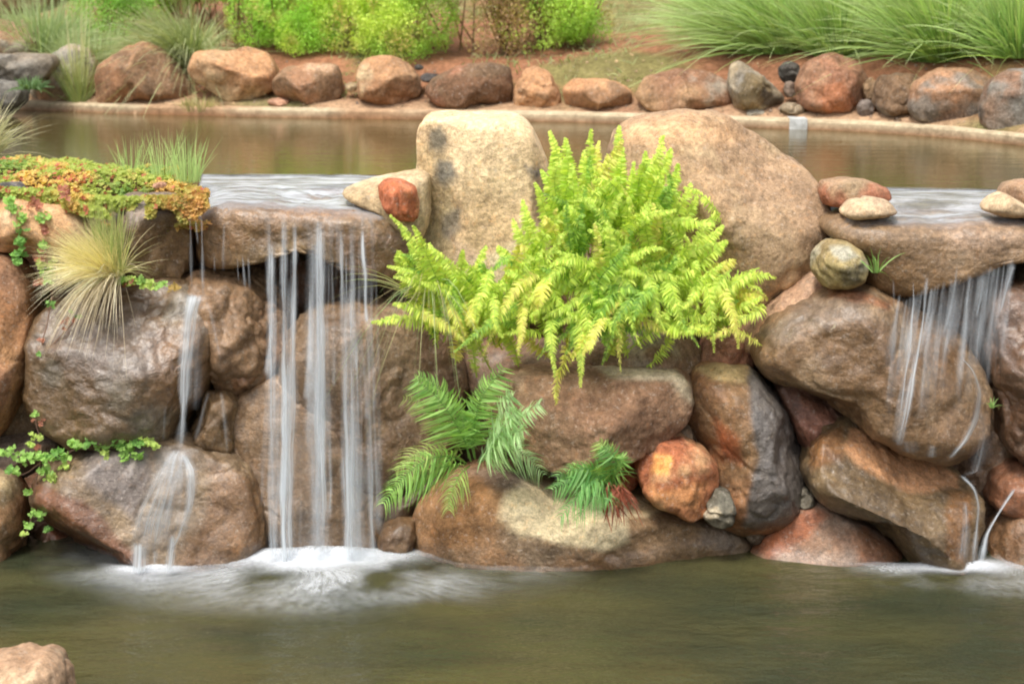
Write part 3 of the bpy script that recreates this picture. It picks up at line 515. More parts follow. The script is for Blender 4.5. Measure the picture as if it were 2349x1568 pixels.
# right cluster
wr('pinkish smooth rock with a thin trickle under the domed boulder', [(1690,800),(1700,750),(1760,690),(1810,645),(1875,605),(1905,640),(1880,690),(1810,740),(1760,800)], 6.2, .2, C(206,146,112), C(190,130,100), C(214,168,140), fac=1, amp=.5, wet=.5)
wr('small pink mortared rock right of the fern tip', [(1600,830),(1615,780),(1650,748),(1695,745),(1722,790),(1725,840),(1680,850),(1620,852)], 6.2, .16, C(196,142,114), C(178,118,92), fac=2, amp=.6)
wr('broad flat-faced brown boulder under the right waterfall', [(1728,810),(1738,762),(1780,722),(1850,690),(1920,664),(1985,664),(2060,688),(2150,735),(2225,820),(2254,900),(2246,965),(2200,1010),(2130,1032),(2050,1012),(1960,962),(1850,895),(1760,860)], 6.06, .34,
   C(158,118,82), C(138,100,66), C(176,140,108), p=3.2, fac=3, sub=6, seed=301, wet=.6, lump=.012, patches=[([(1740,760),(1850,690),(1980,670),(2000,720),(1860,760),(1780,800)], C(136,124,112), 18, .5), ([(1900,655),(2050,690),(2040,710),(1900,680)], C(150,90,52), 7, .7)])
wr('dark red rock deep in the gap between the boulders on the right', [(1775,880),(1800,860),(1900,920),(1975,960),(1960,1000),(1900,1030),(1850,1040),(1810,960)], 6.12, .16, C(142,86,64), C(112,74,58), C(176,112,90), fac=4, wet=.4, name='stone', cat='stone')
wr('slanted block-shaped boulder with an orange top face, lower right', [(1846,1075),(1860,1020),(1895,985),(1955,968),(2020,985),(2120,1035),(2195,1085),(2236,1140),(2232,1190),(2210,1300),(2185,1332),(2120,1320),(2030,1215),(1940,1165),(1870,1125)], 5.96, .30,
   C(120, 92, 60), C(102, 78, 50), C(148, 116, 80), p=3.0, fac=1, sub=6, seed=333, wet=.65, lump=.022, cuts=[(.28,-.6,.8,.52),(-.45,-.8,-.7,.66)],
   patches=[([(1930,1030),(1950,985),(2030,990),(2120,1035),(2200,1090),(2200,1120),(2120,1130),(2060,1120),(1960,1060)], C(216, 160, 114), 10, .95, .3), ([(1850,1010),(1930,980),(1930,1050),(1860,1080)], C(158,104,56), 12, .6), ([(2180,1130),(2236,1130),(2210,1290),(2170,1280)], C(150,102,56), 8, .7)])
wr('dark wet stone in shade under the right end of the right ledge', [(2325,650),(2335,615),(2370,600),(2450,610),(2450,690),(2350,690)], 6.1, .16, C(90,74,56), C(72,58,44), fac=2, wet=.8, name='stone', cat='stone')
wr('rough wet reddish rock face cut by the right edge', [(2270,700),(2300,660),(2380,650),(2500,700),(2500,1060),(2350,1060),(2290,1000),(2285,900),(2268,800)], 6.0, .26, C(140,98,74), C(118,80,58), C(160,124,104), p=3, fac=4, sub=6, wet=.85, lump=.035)
wr('pale orange-brown water-worn rock sloping down behind the slanted block', [(2050,720),(2200,640),(2340,640),(2370,900),(2390,1100),(2380,1390),(2230,1410),(2160,1360),(2170,1100),(2110,900)], 6.30, .26, C(176,128,96), C(156,116,92), C(190,142,106), p=3, fac=2, sub=6, wet=.8, lump=.02)
wr('small orange-red rock at the right edge above the lowest stone', [(2270,1150),(2280,1085),(2330,1055),(2450,1060),(2450,1180),(2330,1185)], 6.0, .18, C(172,108,76), C(144,92,66), fac=2, wet=.7, lump=.02, name='stone', cat='stone')
wr('lowest brown rock at the waterline against the right edge', [(2210,1390),(2240,1320),(2290,1180),(2350,1135),(2480,1140),(2480,1430),(2230,1450)], 6.0, .26, C(166,118,84), C(146,98,64), C(186,146,116), p=2.6, fac=2, sub=5, wet=.8, lump=.02, wetz=.05)
wr('dull brown stone in the shadowed slot right of the left ledge', [(880,640),(900,560),(950,540),(1000,600),(1010,700),(960,730),(900,700)], 6.5, .2, C(120,90,64), C(100,72,50), fac=2, wet=.3, name='stone', cat='stone')
# foreground
rock('foreground_boulder', 'rough pinkish tan rock poking up in the bottom left corner', 'boulder', [(-60,1530),(0,1508),(50,1503),(72,1513),(100,1504),(132,1520),(150,1556),(156,1640),(150,1740),(-60,1760)], 4.50, .22, C(206,164,128), C(188,146,112), C(222,188,150), sub=6, p=2.4, fac=3, amp=.9, seed=411, wetz=.02)

# ---- mortar behind the boulders: one rough upright face
nx, ny = 240, 90
mx_ = np.linspace(-3.2, 3.2, nx); mz = np.linspace(-.45, 1.36, ny); MX, MZ = np.meshgrid(mx_, mz); a_, b_ = MX.ravel(), MZ.ravel()
base = 6.53 - .13 * np.clip(a_, -1, 2) - .10 * sst(-b_, -.9, .1)
Pm = np.stack([a_, base, b_], 1); dy = .10 * fbm(Pm * 3.2, 61, 4) + .05 * np.abs(fbm(Pm * 9, 62, 3)); Pm[:, 1] += dy
top = np.array(Pm).reshape(ny, nx, 3)[-1].copy(); top[:, 1] = weirY(top[:, 0]) - .28
Vm = np.concatenate([Pm, top]); fm = [grid_faces(nx, ny + 1)]
mc = C(120, 88, 62) + (C(148, 104, 74) - C(120, 88, 62)) * sst(fbm(Vm * 4, 63, 4), -.2, .3)[:, None]
tag(mesh('mortar_wall', Vm, fm, STONE, attrs={'col': mc, 'wet': np.full(len(Vm), .5)}), 'rough brown mortar wall showing in the gaps behind the stacked boulders', 'wall')

# ---- soil mound carrying the creeping plants on the left shelf
nx, ny = 110, 50
q0 = atZ([(-260, 470)], ZU)[0]; q1 = atZ([(470, 440)], ZU)[0]
gx_ = np.linspace(-3.1, q1[0] + .02, nx); gy_ = np.linspace(0, 1, ny); AX, AK = np.meshgrid(gx_, gy_); a_, k_ = AX.ravel(), AK.ravel()
yy = 6.27 + (weirY(a_) + .06 - 6.27) * k_
def moundz(x, y):
    k = np.clip((y - 6.27) / (weirY(x) + .06 - 6.27), 0, 1)
    e = sst(q1[0] + .03 - x, 0, .25)
    return ZU - .10 + .115 * sst(k, 0, .35) * (.5 + .5 * e) - .035 * sst(k, .75, 1) + .05 * fbm(np.stack([x * 5, y * 5, x * 0], 1), 71, 3) * e
V = np.stack([a_, yy, moundz(a_, yy)], 1)
tag(mesh('planting_shelf', V, grid_faces(nx, ny), SOIL, attrs={'col': np.tile(C(112, 84, 56)[None], (len(V), 1))}, loc=np.zeros(3)), kind='structure')

# ------------------------------------------------------------------ leaf builders
class LB:
    """collects small polygons with a colour per vertex"""
    def __init__(s): s.V = []; s.F3 = []; s.F4 = []; s.C = []; s.n = 0
    def add(s, V, F3, F4, Cc):
        s.V.append(V); s.C.append(Cc)
        if F3 is not None: s.F3.append(F3 + s.n)
        if F4 is not None: s.F4.append(F4 + s.n)
        s.n += len(V)
    def build(s, name, mat, parent=None, smooth=False):
        V = np.concatenate(s.V); fc = []
        if s.F3: fc.append(np.concatenate(s.F3))
        if s.F4: fc.append(np.concatenate(s.F4))
        c = np.concatenate(s.C) * 1.32; c = c + (c @ np.array([[.3], [.6], [.1]]) - c) * .16
        return mesh(name, V, fc, mat, parent=parent, attrs={'col': np.clip(c, .003, .9)}, smooth=smooth)
def ribbons(P, Wd, side, Cc):
    """P (n,k,3) centre lines, Wd (n,k) half widths, side (n,3) or (n,k,3), Cc (n,k,3) -> V,F4,C"""
    n, k, _ = P.shape
    if side.ndim == 2: side = side[:, None, :]
    A = P - side * Wd[..., None]; B = P + side * Wd[..., None]
    V = np.stack([A, B], 2).reshape(-1, 3); Cv = np.repeat(Cc.reshape(-1, 3), 2, 0)
    i = (np.arange(n)[:, None] * k + np.arange(k - 1)[None, :]).ravel() * 2
    return V, np.stack([i, i + 1, i + 3, i + 2], 1), Cv
def unit(v): return v / np.maximum(np.linalg.norm(v, axis=-1, keepdims=True), 1e-9)

def frond(base, mid, tip, width, npin, c0, c1, rg, droop=.3, curl=.0, thin=.16, segs=3, bare=.08, face=(0, -1, .45), taper=1.0):
    lb = LB(); base, mid, tip = map(np.asarray, (base, mid, tip)); u = np.linspace(0, 1, 18)[:, None]
    ctrl = 2 * mid - .5 * (base + tip)
    L = (1 - u) ** 2 * base + 2 * u * (1 - u) * ctrl + u ** 2 * tip
    wob = fbm(np.stack([u[:, 0] * 2.6, u[:, 0] * 0 + base[0] * 9, u[:, 0] * 0 + tip[2] * 7], 1), 5, 2); L = L + np.stack([wob * .03, -np.abs(wob) * .02, np.roll(wob, 3) * .02], 1) * u
    face = unit(np.asarray(face, float) + rg.normal(0, .32, 3)); T = unit(np.gradient(L, axis=0))
    ln = np.linalg.norm(np.diff(L, axis=0), axis=1).sum()
    V, F4, Cv = ribbons(L[None], np.linspace(.0032, .0008, 18)[None], unit(np.cross(T, face))[None], np.tile(c1 * .75, (1, 18, 1))); lb.add(V, None, F4, Cv)
    uu = bare + (1 - bare) * (np.arange(npin) + .5) / npin
    Pm = np.stack([np.interp(uu, u[:, 0], L[:, k]) for k in range(3)], 1); Tm = unit(np.stack([np.interp(uu, u[:, 0], T[:, k]) for k in range(3)], 1))
    Sd = unit(np.cross(Tm, face)); Nn = unit(np.cross(Sd, Tm))
    prof = np.clip(np.minimum(1, .35 + uu * 2.6) * (1 - np.clip((uu - .35) / .65, 0, 1) ** 1.5 * .93 * taper), .08, 1)
    for sg in (-1, 1):
        n = npin; wl_ = width * prof * rg.uniform(.72, 1.12, n) * np.where(rg.uniform(0, 1, n) < .05, .3, 1); sw = rg.normal(.32, .10, n)
        d = unit(sg * Sd + Tm * sw[:, None] + Nn * rg.normal(0, .30, n)[:, None])
        k = segs + 1; s_ = np.linspace(0, 1, k)
        P = Pm[:, None] + d[:, None] * (wl_[:, None] * s_[None])[..., None]
        P = P + Tm[:, None] * (curl * wl_[:, None] * s_[None] ** 2)[..., None]
        P[..., 2] -= droop * wl_[:, None] * s_[None] ** 2
        wp = np.array({3: [.55, 1, .75, .06], 2: [.7, 1, .08], 4: [.5, 1, .9, .6, .05]}[segs])[None] * (thin * (wl_ * .35 + width * .65))[:, None] * .5
        cc = c0 + (c1 - c0) * rg.uniform(0, 1, (n, 1)); cc = cc * rg.uniform(.8, 1.18, (n, 1)); cc = np.repeat(cc[:, None], k, 1)
        sd = unit(Tm + Nn * rg.normal(0, .45, n)[:, None])
        V, F4, Cv = ribbons(P, wp, sd, cc); lb.add(V, None, F4, Cv)
    return lb

# ---- the big bright fern
rgf = np.random.default_rng(21)
fern = empty('fern', tuple(atY([(1340, 760)], 6.25)[0])); tag(fern, 'large bright lime green fern spilling over the middle of the rock wall', 'fern')
LIME = C(216, 228, 62, 1.12); LIM2 = C(180, 214, 44, 1.08); YEL = C(232, 212, 96, 1.05); DKG = C(116, 170, 40)
def add_frond(bx, by, tx, ty, Yt, Yb=6.08, wd=.052, up_=.10, c=(0, 0)):
    b = atY([(bx, by)], Yb)[0]; t_ = atY([(tx, ty)], Yt)[0]; ln = np.linalg.norm(t_ - b); m_ = (b + t_) / 2 + np.array([0, -.05, up_ * ln * 1.6])
    r = rgf.uniform(); c0, c1 = [(LIME, LIM2), (YEL, LIME), (LIM2, DKG)][c if isinstance(c, int) else 0]
    fr = frond(b, m_, t_, wd * .86 * rgf.uniform(.85, 1.12), int(34 + 100 * ln), c0, c1, rgf, droop=.35, curl=.1, thin=.21, segs=3, taper=.9)
    return fr.build('frond', LEAF, fern)
OUT = [(1425,284,0),(1252,306,0),(1288,322,0),(1372,322,1),(1522,314,0),(1335,345,0),(1480,350,0),(1562,375,0),(1586,425,0),(1218,424,0),(1196,455,0),(1640,492,0),(1668,556,0),(1690,605,1),(1655,520,0),(1430,340,0),(1392,352,1),(1300,380,0),(1455,372,0),(1540,345,0),(1262,350,0),
       (1140,562,0),(1782,640,0),(1760,690,1),(1735,715,0),(1172,500,0),(1230,395,0),(1600,455,0),(1508,400,0),(1350,300,0)]
for (x, y, c) in OUT:
    lx = x + (1380 - x) * .45; by = min(720, y + rgf.uniform(200, 300))
    add_frond(lx + rgf.uniform(-30, 30), by, x, y, 6.02 + rgf.uniform(-.10, .08), up_=.04 + .10 * abs(x - 1340) / 400, c=c, wd=.050)
LOW = [(1050,800,1),(1110,812,1),(1192,812,1),(1270,865,1),(1282,918,1),(1335,885,1),(1420,850,1),(1462,800,1),(1375,835,1),(1640,806,0),(1600,795,0),(1695,800,0),(1560,770,1),(1238,822,1),(1150,770,0),(1090,740,0),(1500,765,1),(1320,800,1),(1660,760,0),(1720,740,0),(1200,760,1),(1420,790,1),(1540,720,0),(1060,700,0)]
for (x, y, c) in LOW[:16]:
    lx = x + rgf.uniform(-150, 150) * .8 + (1340 - x) * .25; add_frond(lx, y - rgf.uniform(110, 190), x, y, 5.76 + rgf.uniform(-.08, .06), up_=rgf.uniform(.04, .22), Yb=5.95, c=int(rgf.choice([0, 1, 2, c])), wd=.038 * rgf.uniform(.8, 1.1))
LEFT = [(892,494),(942,520),(985,548),(1055,575),(1108,568),(886,612),(905,640),(843,742),(1000,600),(930,560),(960,650),(1030,620),(1150,640),(1090,610),(900,700)]
for (x, y) in LEFT:
    add_frond(1070 + rgf.uniform(-40, 60), 735 + rgf.uniform(-25, 25), x, y, 5.92 + rgf.uniform(-.08, .06), Yb=6.05, up_=.06, c=0, wd=.042)
FERNPOLY = np.array([(1255,330),(1300,355),(1370,345),(1420,310),(1450,355),(1520,335),(1580,430),(1590,500),(1640,510),(1675,600),(1700,660),(1770,665),(1735,710),(1680,780),(1600,790),(1500,765),(1460,795),(1380,830),(1295,890),(1255,825),(1190,795),(1110,795),(1055,785),(1040,730),(960,680),(895,615),(905,510),(960,540),(1060,600),(1110,630),(1145,580),(1185,560),(1205,450),(1260,430)], float)
def mass_spec():
    while True:
        x, y = rgf.uniform(890, 1780), rgf.uniform(300, 900)
        if poly_sd(np.array([[x, y]]), FERNPOLY)[0] > 4: break
    cx_, cy_ = (1380, 720) if x > 1130 else (1060, 740)
    a = math.atan2(y - cy_, x - cx_) + rgf.normal(0, .55); L = rgf.uniform(90, 200) * (1.2 if y < 600 else .9)
    if y > 700 and rgf.uniform() < .6: a = math.pi / 2 + rgf.normal(0, .7)
    bulge = math.exp(-((x - 1380) / 300) ** 2) * .16 * (1 if y > 450 else .6)
    return x - L * math.cos(a) * .85, y - L * math.sin(a) * .85, x, y, 6.0 - bulge - .12 * max(0, (y - 650) / 250) + rgf.uniform(-.05, .06)
for k in range(39):     # the crowded middle
    bx, by, x, y, yt = mass_spec(); add_frond(bx, by, x, y, yt - .03, Yb=yt + .10, up_=rgf.uniform(.0, .16), c=int(rgf.choice([0, 0, 0, 1, 2])), wd=.040)
big_lb = LB()
for k in range(225):
    bx, by, x, y, yt = mass_spec() if k < 190 else (lambda x, y: (x + rgf.uniform(-70, 90), y + rgf.uniform(60, 130), x, y, 5.93 + rgf.uniform(-.05, .05)))(rgf.uniform(1030, 1230), rgf.uniform(590, 740)); b = atY([(bx, by)], yt + .10)[0]; t_ = atY([(x, y)], yt)[0]; ln = np.linalg.norm(t_ - b); c0, c1 = [(LIME, LIM2), (YEL, LIME), (LIM2, DKG)][int(rgf.choice([0, 0, 0, 0, 1, 2, 2]))]
    fr = frond(b, (b + t_) / 2 + np.array([rgf.uniform(-.03, .03), -.03, rgf.uniform(.0, .16) * ln]), t_, .031 * rgf.uniform(.75, 1.15), int(18 + 116 * ln), c0 * rgf.uniform(.85, 1.1), c1, rgf, droop=.4, curl=.2, thin=.24, segs=3, taper=.85)
    big_lb.add(np.concatenate(fr.V), None, np.concatenate(fr.F4), np.concatenate(fr.C))
o = big_lb.build('frond_mass', LEAF, fern); o['kind'] = 'stuff'

# ---- two smaller sword ferns, explicit fronds: (base, mid, tip, width px)
def small_fern(label, loc, specs, cols, Yb, seed):
    rg = np.random.default_rng(seed); e = empty('fern', tuple(atY([loc], Yb)[0])); tag(e, label, 'fern', 'small sword ferns on the lower stones')
    for (b, m_, t_, Yt, wpx, ci) in specs:
        c0, c1 = cols[ci]; B = atY([b], Yb)[0]; T_ = atY([t_], Yt)[0]; M_ = atY([m_], (Yb + Yt) / 2 - .03)[0]
        ln = np.linalg.norm(T_ - B)
        frond(B, M_, T_, wpx * .00165, int(16 + 66 * ln), c0, c1, rg, droop=.55, curl=.6, thin=.085, segs=4, bare=.12, taper=.7).build('frond', LEAF, e)
    return e
G1 = (C(170, 214, 96, 1.1), C(128, 186, 76)); G2 = (C(182, 214, 144, 1.1), C(150, 196, 122)); G3 = (C(182, 206, 92), C(140, 186, 70)); G4 = (C(150, 176, 70), C(170, 180, 90))
small_fern('dark green sword fern with arching feathery fronds growing right of the main waterfall', (1078, 1062), [
    ((1080,1058),(1035,950),(950,868),5.72,62,0), ((1075,1050),(1040,930),(960,860),5.78,55,0), ((1090,1052),(1095,950),(1150,840),5.75,60,0), ((1088,1050),(1085,960),(1130,860),5.80,50,0),
    ((1098,1055),(1150,960),(1178,905),5.64,62,1), ((1100,1055),(1160,985),(1240,925),5.62,60,1), ((1095,1060),(1150,1010),(1205,985),5.60,58,1), ((1100,1062),(1180,1030),(1252,1085),5.78,48,1), ((1098,1060),(1140,1000),(1185,940),5.60,56,1),
    ((1070,1062),(980,1055),(884,1150),5.62,56,0), ((1065,1058),(990,1030),(905,1075),5.70,52,3), ((1078,1068),(1050,1100),(1032,1165),5.64,38,2), ((1060,1040),(1005,960),(932,912),5.85,40,3), ((1070,1065),(1000,1075),(900,1120),5.66,46,0)], [G1, G2, G3, G4], 5.86, 5)
small_fern('pale green fern hanging over the cream patch of the wide low boulder', (1405, 1112), [
    ((1405,1110),(1400,1060),(1375,1012),5.66,46,2), ((1405,1108),(1410,1060),(1378,1030),5.64,44,1), ((1408,1110),(1350,1075),(1270,1100),5.66,50,1), ((1405,1115),(1350,1110),(1285,1190),5.62,52,1), ((1402,1118),(1370,1130),(1320,1195),5.62,44,1), ((1405,1112),(1360,1085),(1300,1075),5.70,44,0), ((1405,1112),(1395,1130),(1380,1160),5.63,36,1), ((1404,1110),(1415,1075),(1420,1050),5.64,36,0), ((1400,1110),(1340,1095),(1262,1130),5.65,50,1)],
    [G1, (C(140, 192, 100), C(110, 176, 84)), G3, G4], 5.74, 6)
# dead fronds of the hanging fern
lb = LB(); rg = np.random.default_rng(9); n = 46
b = atY(np.stack([rg.uniform(1398, 1428, n), rg.uniform(1105, 1130, n)], 1), 5.66); e_ = b + np.stack([rg.normal(.01, .03, n), rg.uniform(-.06, .0, n), -rg.uniform(.04, .14, n)], 1)
mid = (b + e_) / 2 + np.stack([rg.normal(0, .015, n), -rg.uniform(.0, .03, n), rg.uniform(0, .02, n)], 1)
V, F4, Cv = ribbons(np.stack([b, mid, e_], 1), np.tile([.003, .004, .001], (n, 1)), unit(rg.normal(0, 1, (n, 3))), np.repeat((C(168, 92, 64) * rg.uniform(.6, 1.5, (n, 1)))[:, None], 3, 1)); lb.add(V, None, F4, Cv)
tag(lb.build('dead_fronds', LEAF), 'withered reddish brown fern stalks hanging below the pale green fern', 'dead fronds')

# ------------------------------------------------------------------ grass builders
def blades(n, base, dirs, length, width, rg, c0, c1, droop=.5, k=6, tipc=None):
    """base (n,3); dirs (n,3) unit; length (n,)"""
    s = np.linspace(0, 1, k); P = base[:, None] + dirs[:, None] * (length[:, None] * s[None])[..., None]
    P[..., 2] -= (droop * length)[:, None] * s[None] ** 2.2
    hz = dirs * [1, 1, 0]; P = P + hz[:, None] * ((droop * length * .35)[:, None] * s[None] ** 2)[..., None]
    wd = width[:, None] * np.array([.8, 1, .85, .65, .4, .08] if k == 6 else np.linspace(1, .1, k))[None]
    side = unit(np.cross(dirs, unit(rg.normal(0, .5, (n, 3)) + [0, -1, .2])))
    cc = c0 + (c1 - c0) * rg.uniform(0, 1, (n, 1)); cc = cc * rg.uniform(.75, 1.2, (n, 1)); cc = np.repeat(cc[:, None], k, 1)
    if tipc is not None: cc = cc + (tipc - cc) * (s[None, :, None] ** 1.6) * .7
    return ribbons(P, wd, side, cc)
def clump(name, label, cat, loc, n, L, wd, c0, c1, rg, spread=1.0, droop=.5, rad=.06, group=None, bias=(0, 0, 0), tipc=None, zmin=.15, extra=None):
    loc = np.asarray(loc, float); a = rg.uniform(0, 2 * math.pi, n); el = np.abs(rg.normal(0, .5 * spread, n))
    d = unit(np.stack([np.cos(a) * np.sin(el), np.sin(a) * np.sin(el), np.maximum(np.cos(el), zmin)], 1) + np.asarray(bias))
    b = loc + np.stack([np.cos(a), np.sin(a), a * 0], 1) * (rad * np.sqrt(rg.uniform(0, 1, n)))[:, None]
    ln = L * rg.uniform(.45, 1.0, n); lb = LB(); V, F4, Cv = blades(n, b, d, ln, wd * rg.uniform(.6, 1.2, n), rg, c0, c1, droop=droop * rg.uniform(.4, 1.3, n), tipc=tipc); lb.add(V, None, F4, Cv)
    if extra:
        for (n2, L2, w2, ca, cb, sp2, dr2, bi2) in extra:
            a = rg.uniform(0, 2 * math.pi, n2); el = np.abs(rg.normal(0, .5 * sp2, n2)); d = unit(np.stack([np.cos(a) * np.sin(el), np.sin(a) * np.sin(el), np.maximum(np.cos(el), .05)], 1) + np.asarray(bi2))
            b = loc + np.stack([np.cos(a), np.sin(a), a * 0], 1) * (rad * np.sqrt(rg.uniform(0, 1, n2)))[:, None]
            V, F4, Cv = blades(n2, b, d, L2 * rg.uniform(.5, 1, n2), w2 * rg.uniform(.6, 1.2, n2), rg, ca, cb, droop=dr2 * rg.uniform(.5, 1.3, n2)); lb.add(V, None, F4, Cv)
    return tag(lb.build(name, GRASS), label, cat, group)
def onground(px, py):
    """first hit of the photo ray with the ground, marching outwards"""
    d = rays([(px, py)])[0]; d = d / d[1]; ys_ = np.linspace(8.2, 30, 900); P = CP + d * ys_[:, None]
    h = hmap(P[:, 0], P[:, 1]); k = np.argmax((P[:, 2] < h) & (P[:, 1] > copeY(P[:, 0]) + .02)); return np.array([P[k, 0], P[k, 1], h[k]])
def bankpt(px, dy):
    """a point dy metres behind the coping, in the column px"""
    x = (px - W / 2) / F * 10; 
    for _ in range(4): y = copeY(np.array([x]))[0] + dy; x = (px - W / 2) / F * (y * 1.02)
    return np.array([x, y, hmap(np.array([x]), np.array([y]))[0] - .02])
gG = 'fountain grass clumps on the far bank'
FG0 = C(168, 212, 96, 1.08); FG1 = C(134, 188, 72); FGT = C(212, 214, 160)
for (px, dy, L, n, lb_, bias) in [
    (1760, 1.10, .95, 3000, 'wide fountain grass clump whose pale blades sweep down to the left', (-.60, -.1, 0)),
    (1905, 1.0, .80, 2400, 'bright green fountain grass clump right behind the tallest boulder', (-.05, -.15, 0)),
    (2130, 1.1, .9, 2600, 'dense fountain grass clump behind the block-like boulder', (-.25, -.25, 0)),
    (2310, 1.0, .75, 2200, 'fountain grass clump above the boulders at the right edge', (.05, -.1, 0)),
    (1700, 1.6, 1.0, 2200, 'fountain grass clump in the second row between the two left clumps', (-.1, -.1, 0)),
    (2040, 2.2, 1.1, 2200, 'fountain grass clump in the second row, behind the dense one', (0, -.1, 0)),
    (2260, 2.0, 1.1, 2200, 'fountain grass clump in the back row by the right edge', (0, -.1, 0))]:
    clump('fountain_grass', lb_, 'grass clump', bankpt(px, dy), int(n * .75), L, .0038, FG0 * 1.12, FG1 * .78, np.random.default_rng(int(px)), spread=.95, droop=.34, rad=.16, group=gG, bias=bias, tipc=FGT)
clump('fountain_grass', 'pale drooping grass clump between the hedge bushes on the left', 'grass clump', bankpt(450, .62), 1500, .75, .003, C(166, 180, 116), C(136, 164, 92), np.random.default_rng(3), spread=1.3, droop=.6, rad=.08, group=gG, bias=(-.3, -.3, 0), tipc=C(206, 200, 150))
clump('fountain_grass', 'pale green grass spreading beside the brown rock at the top left', 'grass clump', bankpt(130, .6), 1500, .70, .003, C(168, 190, 126), C(136, 172, 100), np.random.default_rng(4), spread=1.1, droop=.5, rad=.16, group=gG, tipc=C(200, 206, 150))
clump('fountain_grass', 'pale green grass behind the mottled boulder and the undercut boulder', 'grass clump', bankpt(245, .5), 1300, .50, .003, C(160, 182, 112), C(130, 164, 92), np.random.default_rng(14), spread=1.2, droop=.5, rad=.18, group=gG, tipc=C(196, 200, 140))
tg = bankpt(208, .10); clump('tall_grass', 'tall thin grass with straw-coloured stems standing in front of the mottled boulder', 'grass clump', tg, 320, .42, .0028, C(176, 190, 96), C(140, 172, 72), np.random.default_rng(5), spread=.55, droop=.25, rad=.04, bias=(-.12, 0, 0), tipc=C(206, 196, 130),
      extra=[(26, .78, .0028, C(206, 200, 150), C(180, 184, 110), .16, .05, (0, 0, 0)), (60, .14, .003, C(200, 180, 140), C(176, 150, 110), 1.6, .9, (0, -.3, 0))])
clump('grass_tuft', 'sparse dry grass tuft on the sand under the heart-shaped boulder', 'grass tuft', bankpt(478, .08), 240, .17, .0022, C(190, 178, 116), C(168, 170, 96), np.random.default_rng(6), spread=1.0, droop=.5, rad=.10)
# near tufts
clump('grass_tuft', 'golden dry grass tuft bursting from the gap left of the dark wet boulder', 'grass tuft', atY([(250, 632)], 5.98)[0], 1300, .29, .0014, C(222, 212, 136, 1.15), C(240, 222, 160, 1.15), np.random.default_rng(7), spread=1.0, droop=.30, rad=.05, bias=(-.55, -.25, .1), tipc=C(232, 218, 170),
      extra=[(200, .30, .0016, C(156, 174, 84), C(184, 190, 100), .35, .06, (.05, -.05, .2)), (700, .24, .0014, C(244, 230, 196, 1.2), C(230, 212, 170, 1.15), 1.2, .6, (-.9, -.35, -.15)), (240, .16, .0015, C(236, 222, 190), C(210, 190, 150), .9, 1.5, (-.5, -.6, -.9)), (40, .22, .0014, C(170, 176, 90), C(200, 190, 120), .6, .6, (.9, -.3, 0))])
for (px, L, n, lb_) in ((300, .22, 40, 'fine pale green grass standing on the shelf, leftmost of three'), (375, .26, 60, 'fine pale green grass standing on the shelf, middle of three'), (430, .24, 110, 'bright green grass tuft at the left end of the weir')):
    b_ = atZ([(px, 402 + (px - 300) * .12)], ZU + .02)[0]; clump('grass_tuft', lb_, 'grass tuft', b_, n, L, .0014, C(186, 210, 124), C(162, 196, 104), np.random.default_rng(px), spread=.5, droop=.2, rad=.05, group='thin grass on the shelf')
clump('grass_tuft', 'pale feathery grass leaning in from the left edge beside the upper channel', 'grass tuft', atZ([(-45, 372)], ZU)[0], 500, .42, .0018, C(198, 188, 140), C(172, 180, 110), np.random.default_rng(12), spread=.8, droop=.45, rad=.05, bias=(.15, -.1, 0), tipc=C(222, 208, 176))
clump('grass_tuft', 'few long grass blades arching beside the upright stone', 'grass tuft', atY([(975, 690)], 6.02)[0], 22, .42, .0017, C(180, 172, 96), C(150, 170, 90), np.random.default_rng(13), spread=1.5, droop=.55, rad=.03, bias=(-.3, -.2, 0))
clump('grass_tuft', 'green and straw blades hanging down left of the fern over the wet boulder', 'grass tuft', atY([(985, 655)], 5.98)[0], 50, .36, .0018, C(134, 170, 96), C(170, 150, 100), np.random.default_rng(15), spread=1.0, droop=1.9, rad=.02, bias=(.0, -.5, -.4))
clump('grass_tuft', 'small green grass sprig growing beside the round yellowish boulder', 'grass tuft', atY([(2008, 625)], 5.83)[0], 14, .16, .0028, C(120, 170, 70), C(146, 186, 84), np.random.default_rng(16), spread=1.3, droop=.6, rad=.012, bias=(-.2, -.2, .2))
clump('grass_tuft', 'tiny green sprig in the flow near the right edge', 'grass tuft', atY([(2275, 935)], 5.80)[0], 14, .085, .002, C(130, 180, 70), C(150, 190, 90), np.random.default_rng(17), spread=.7, droop=.9, rad=.006)

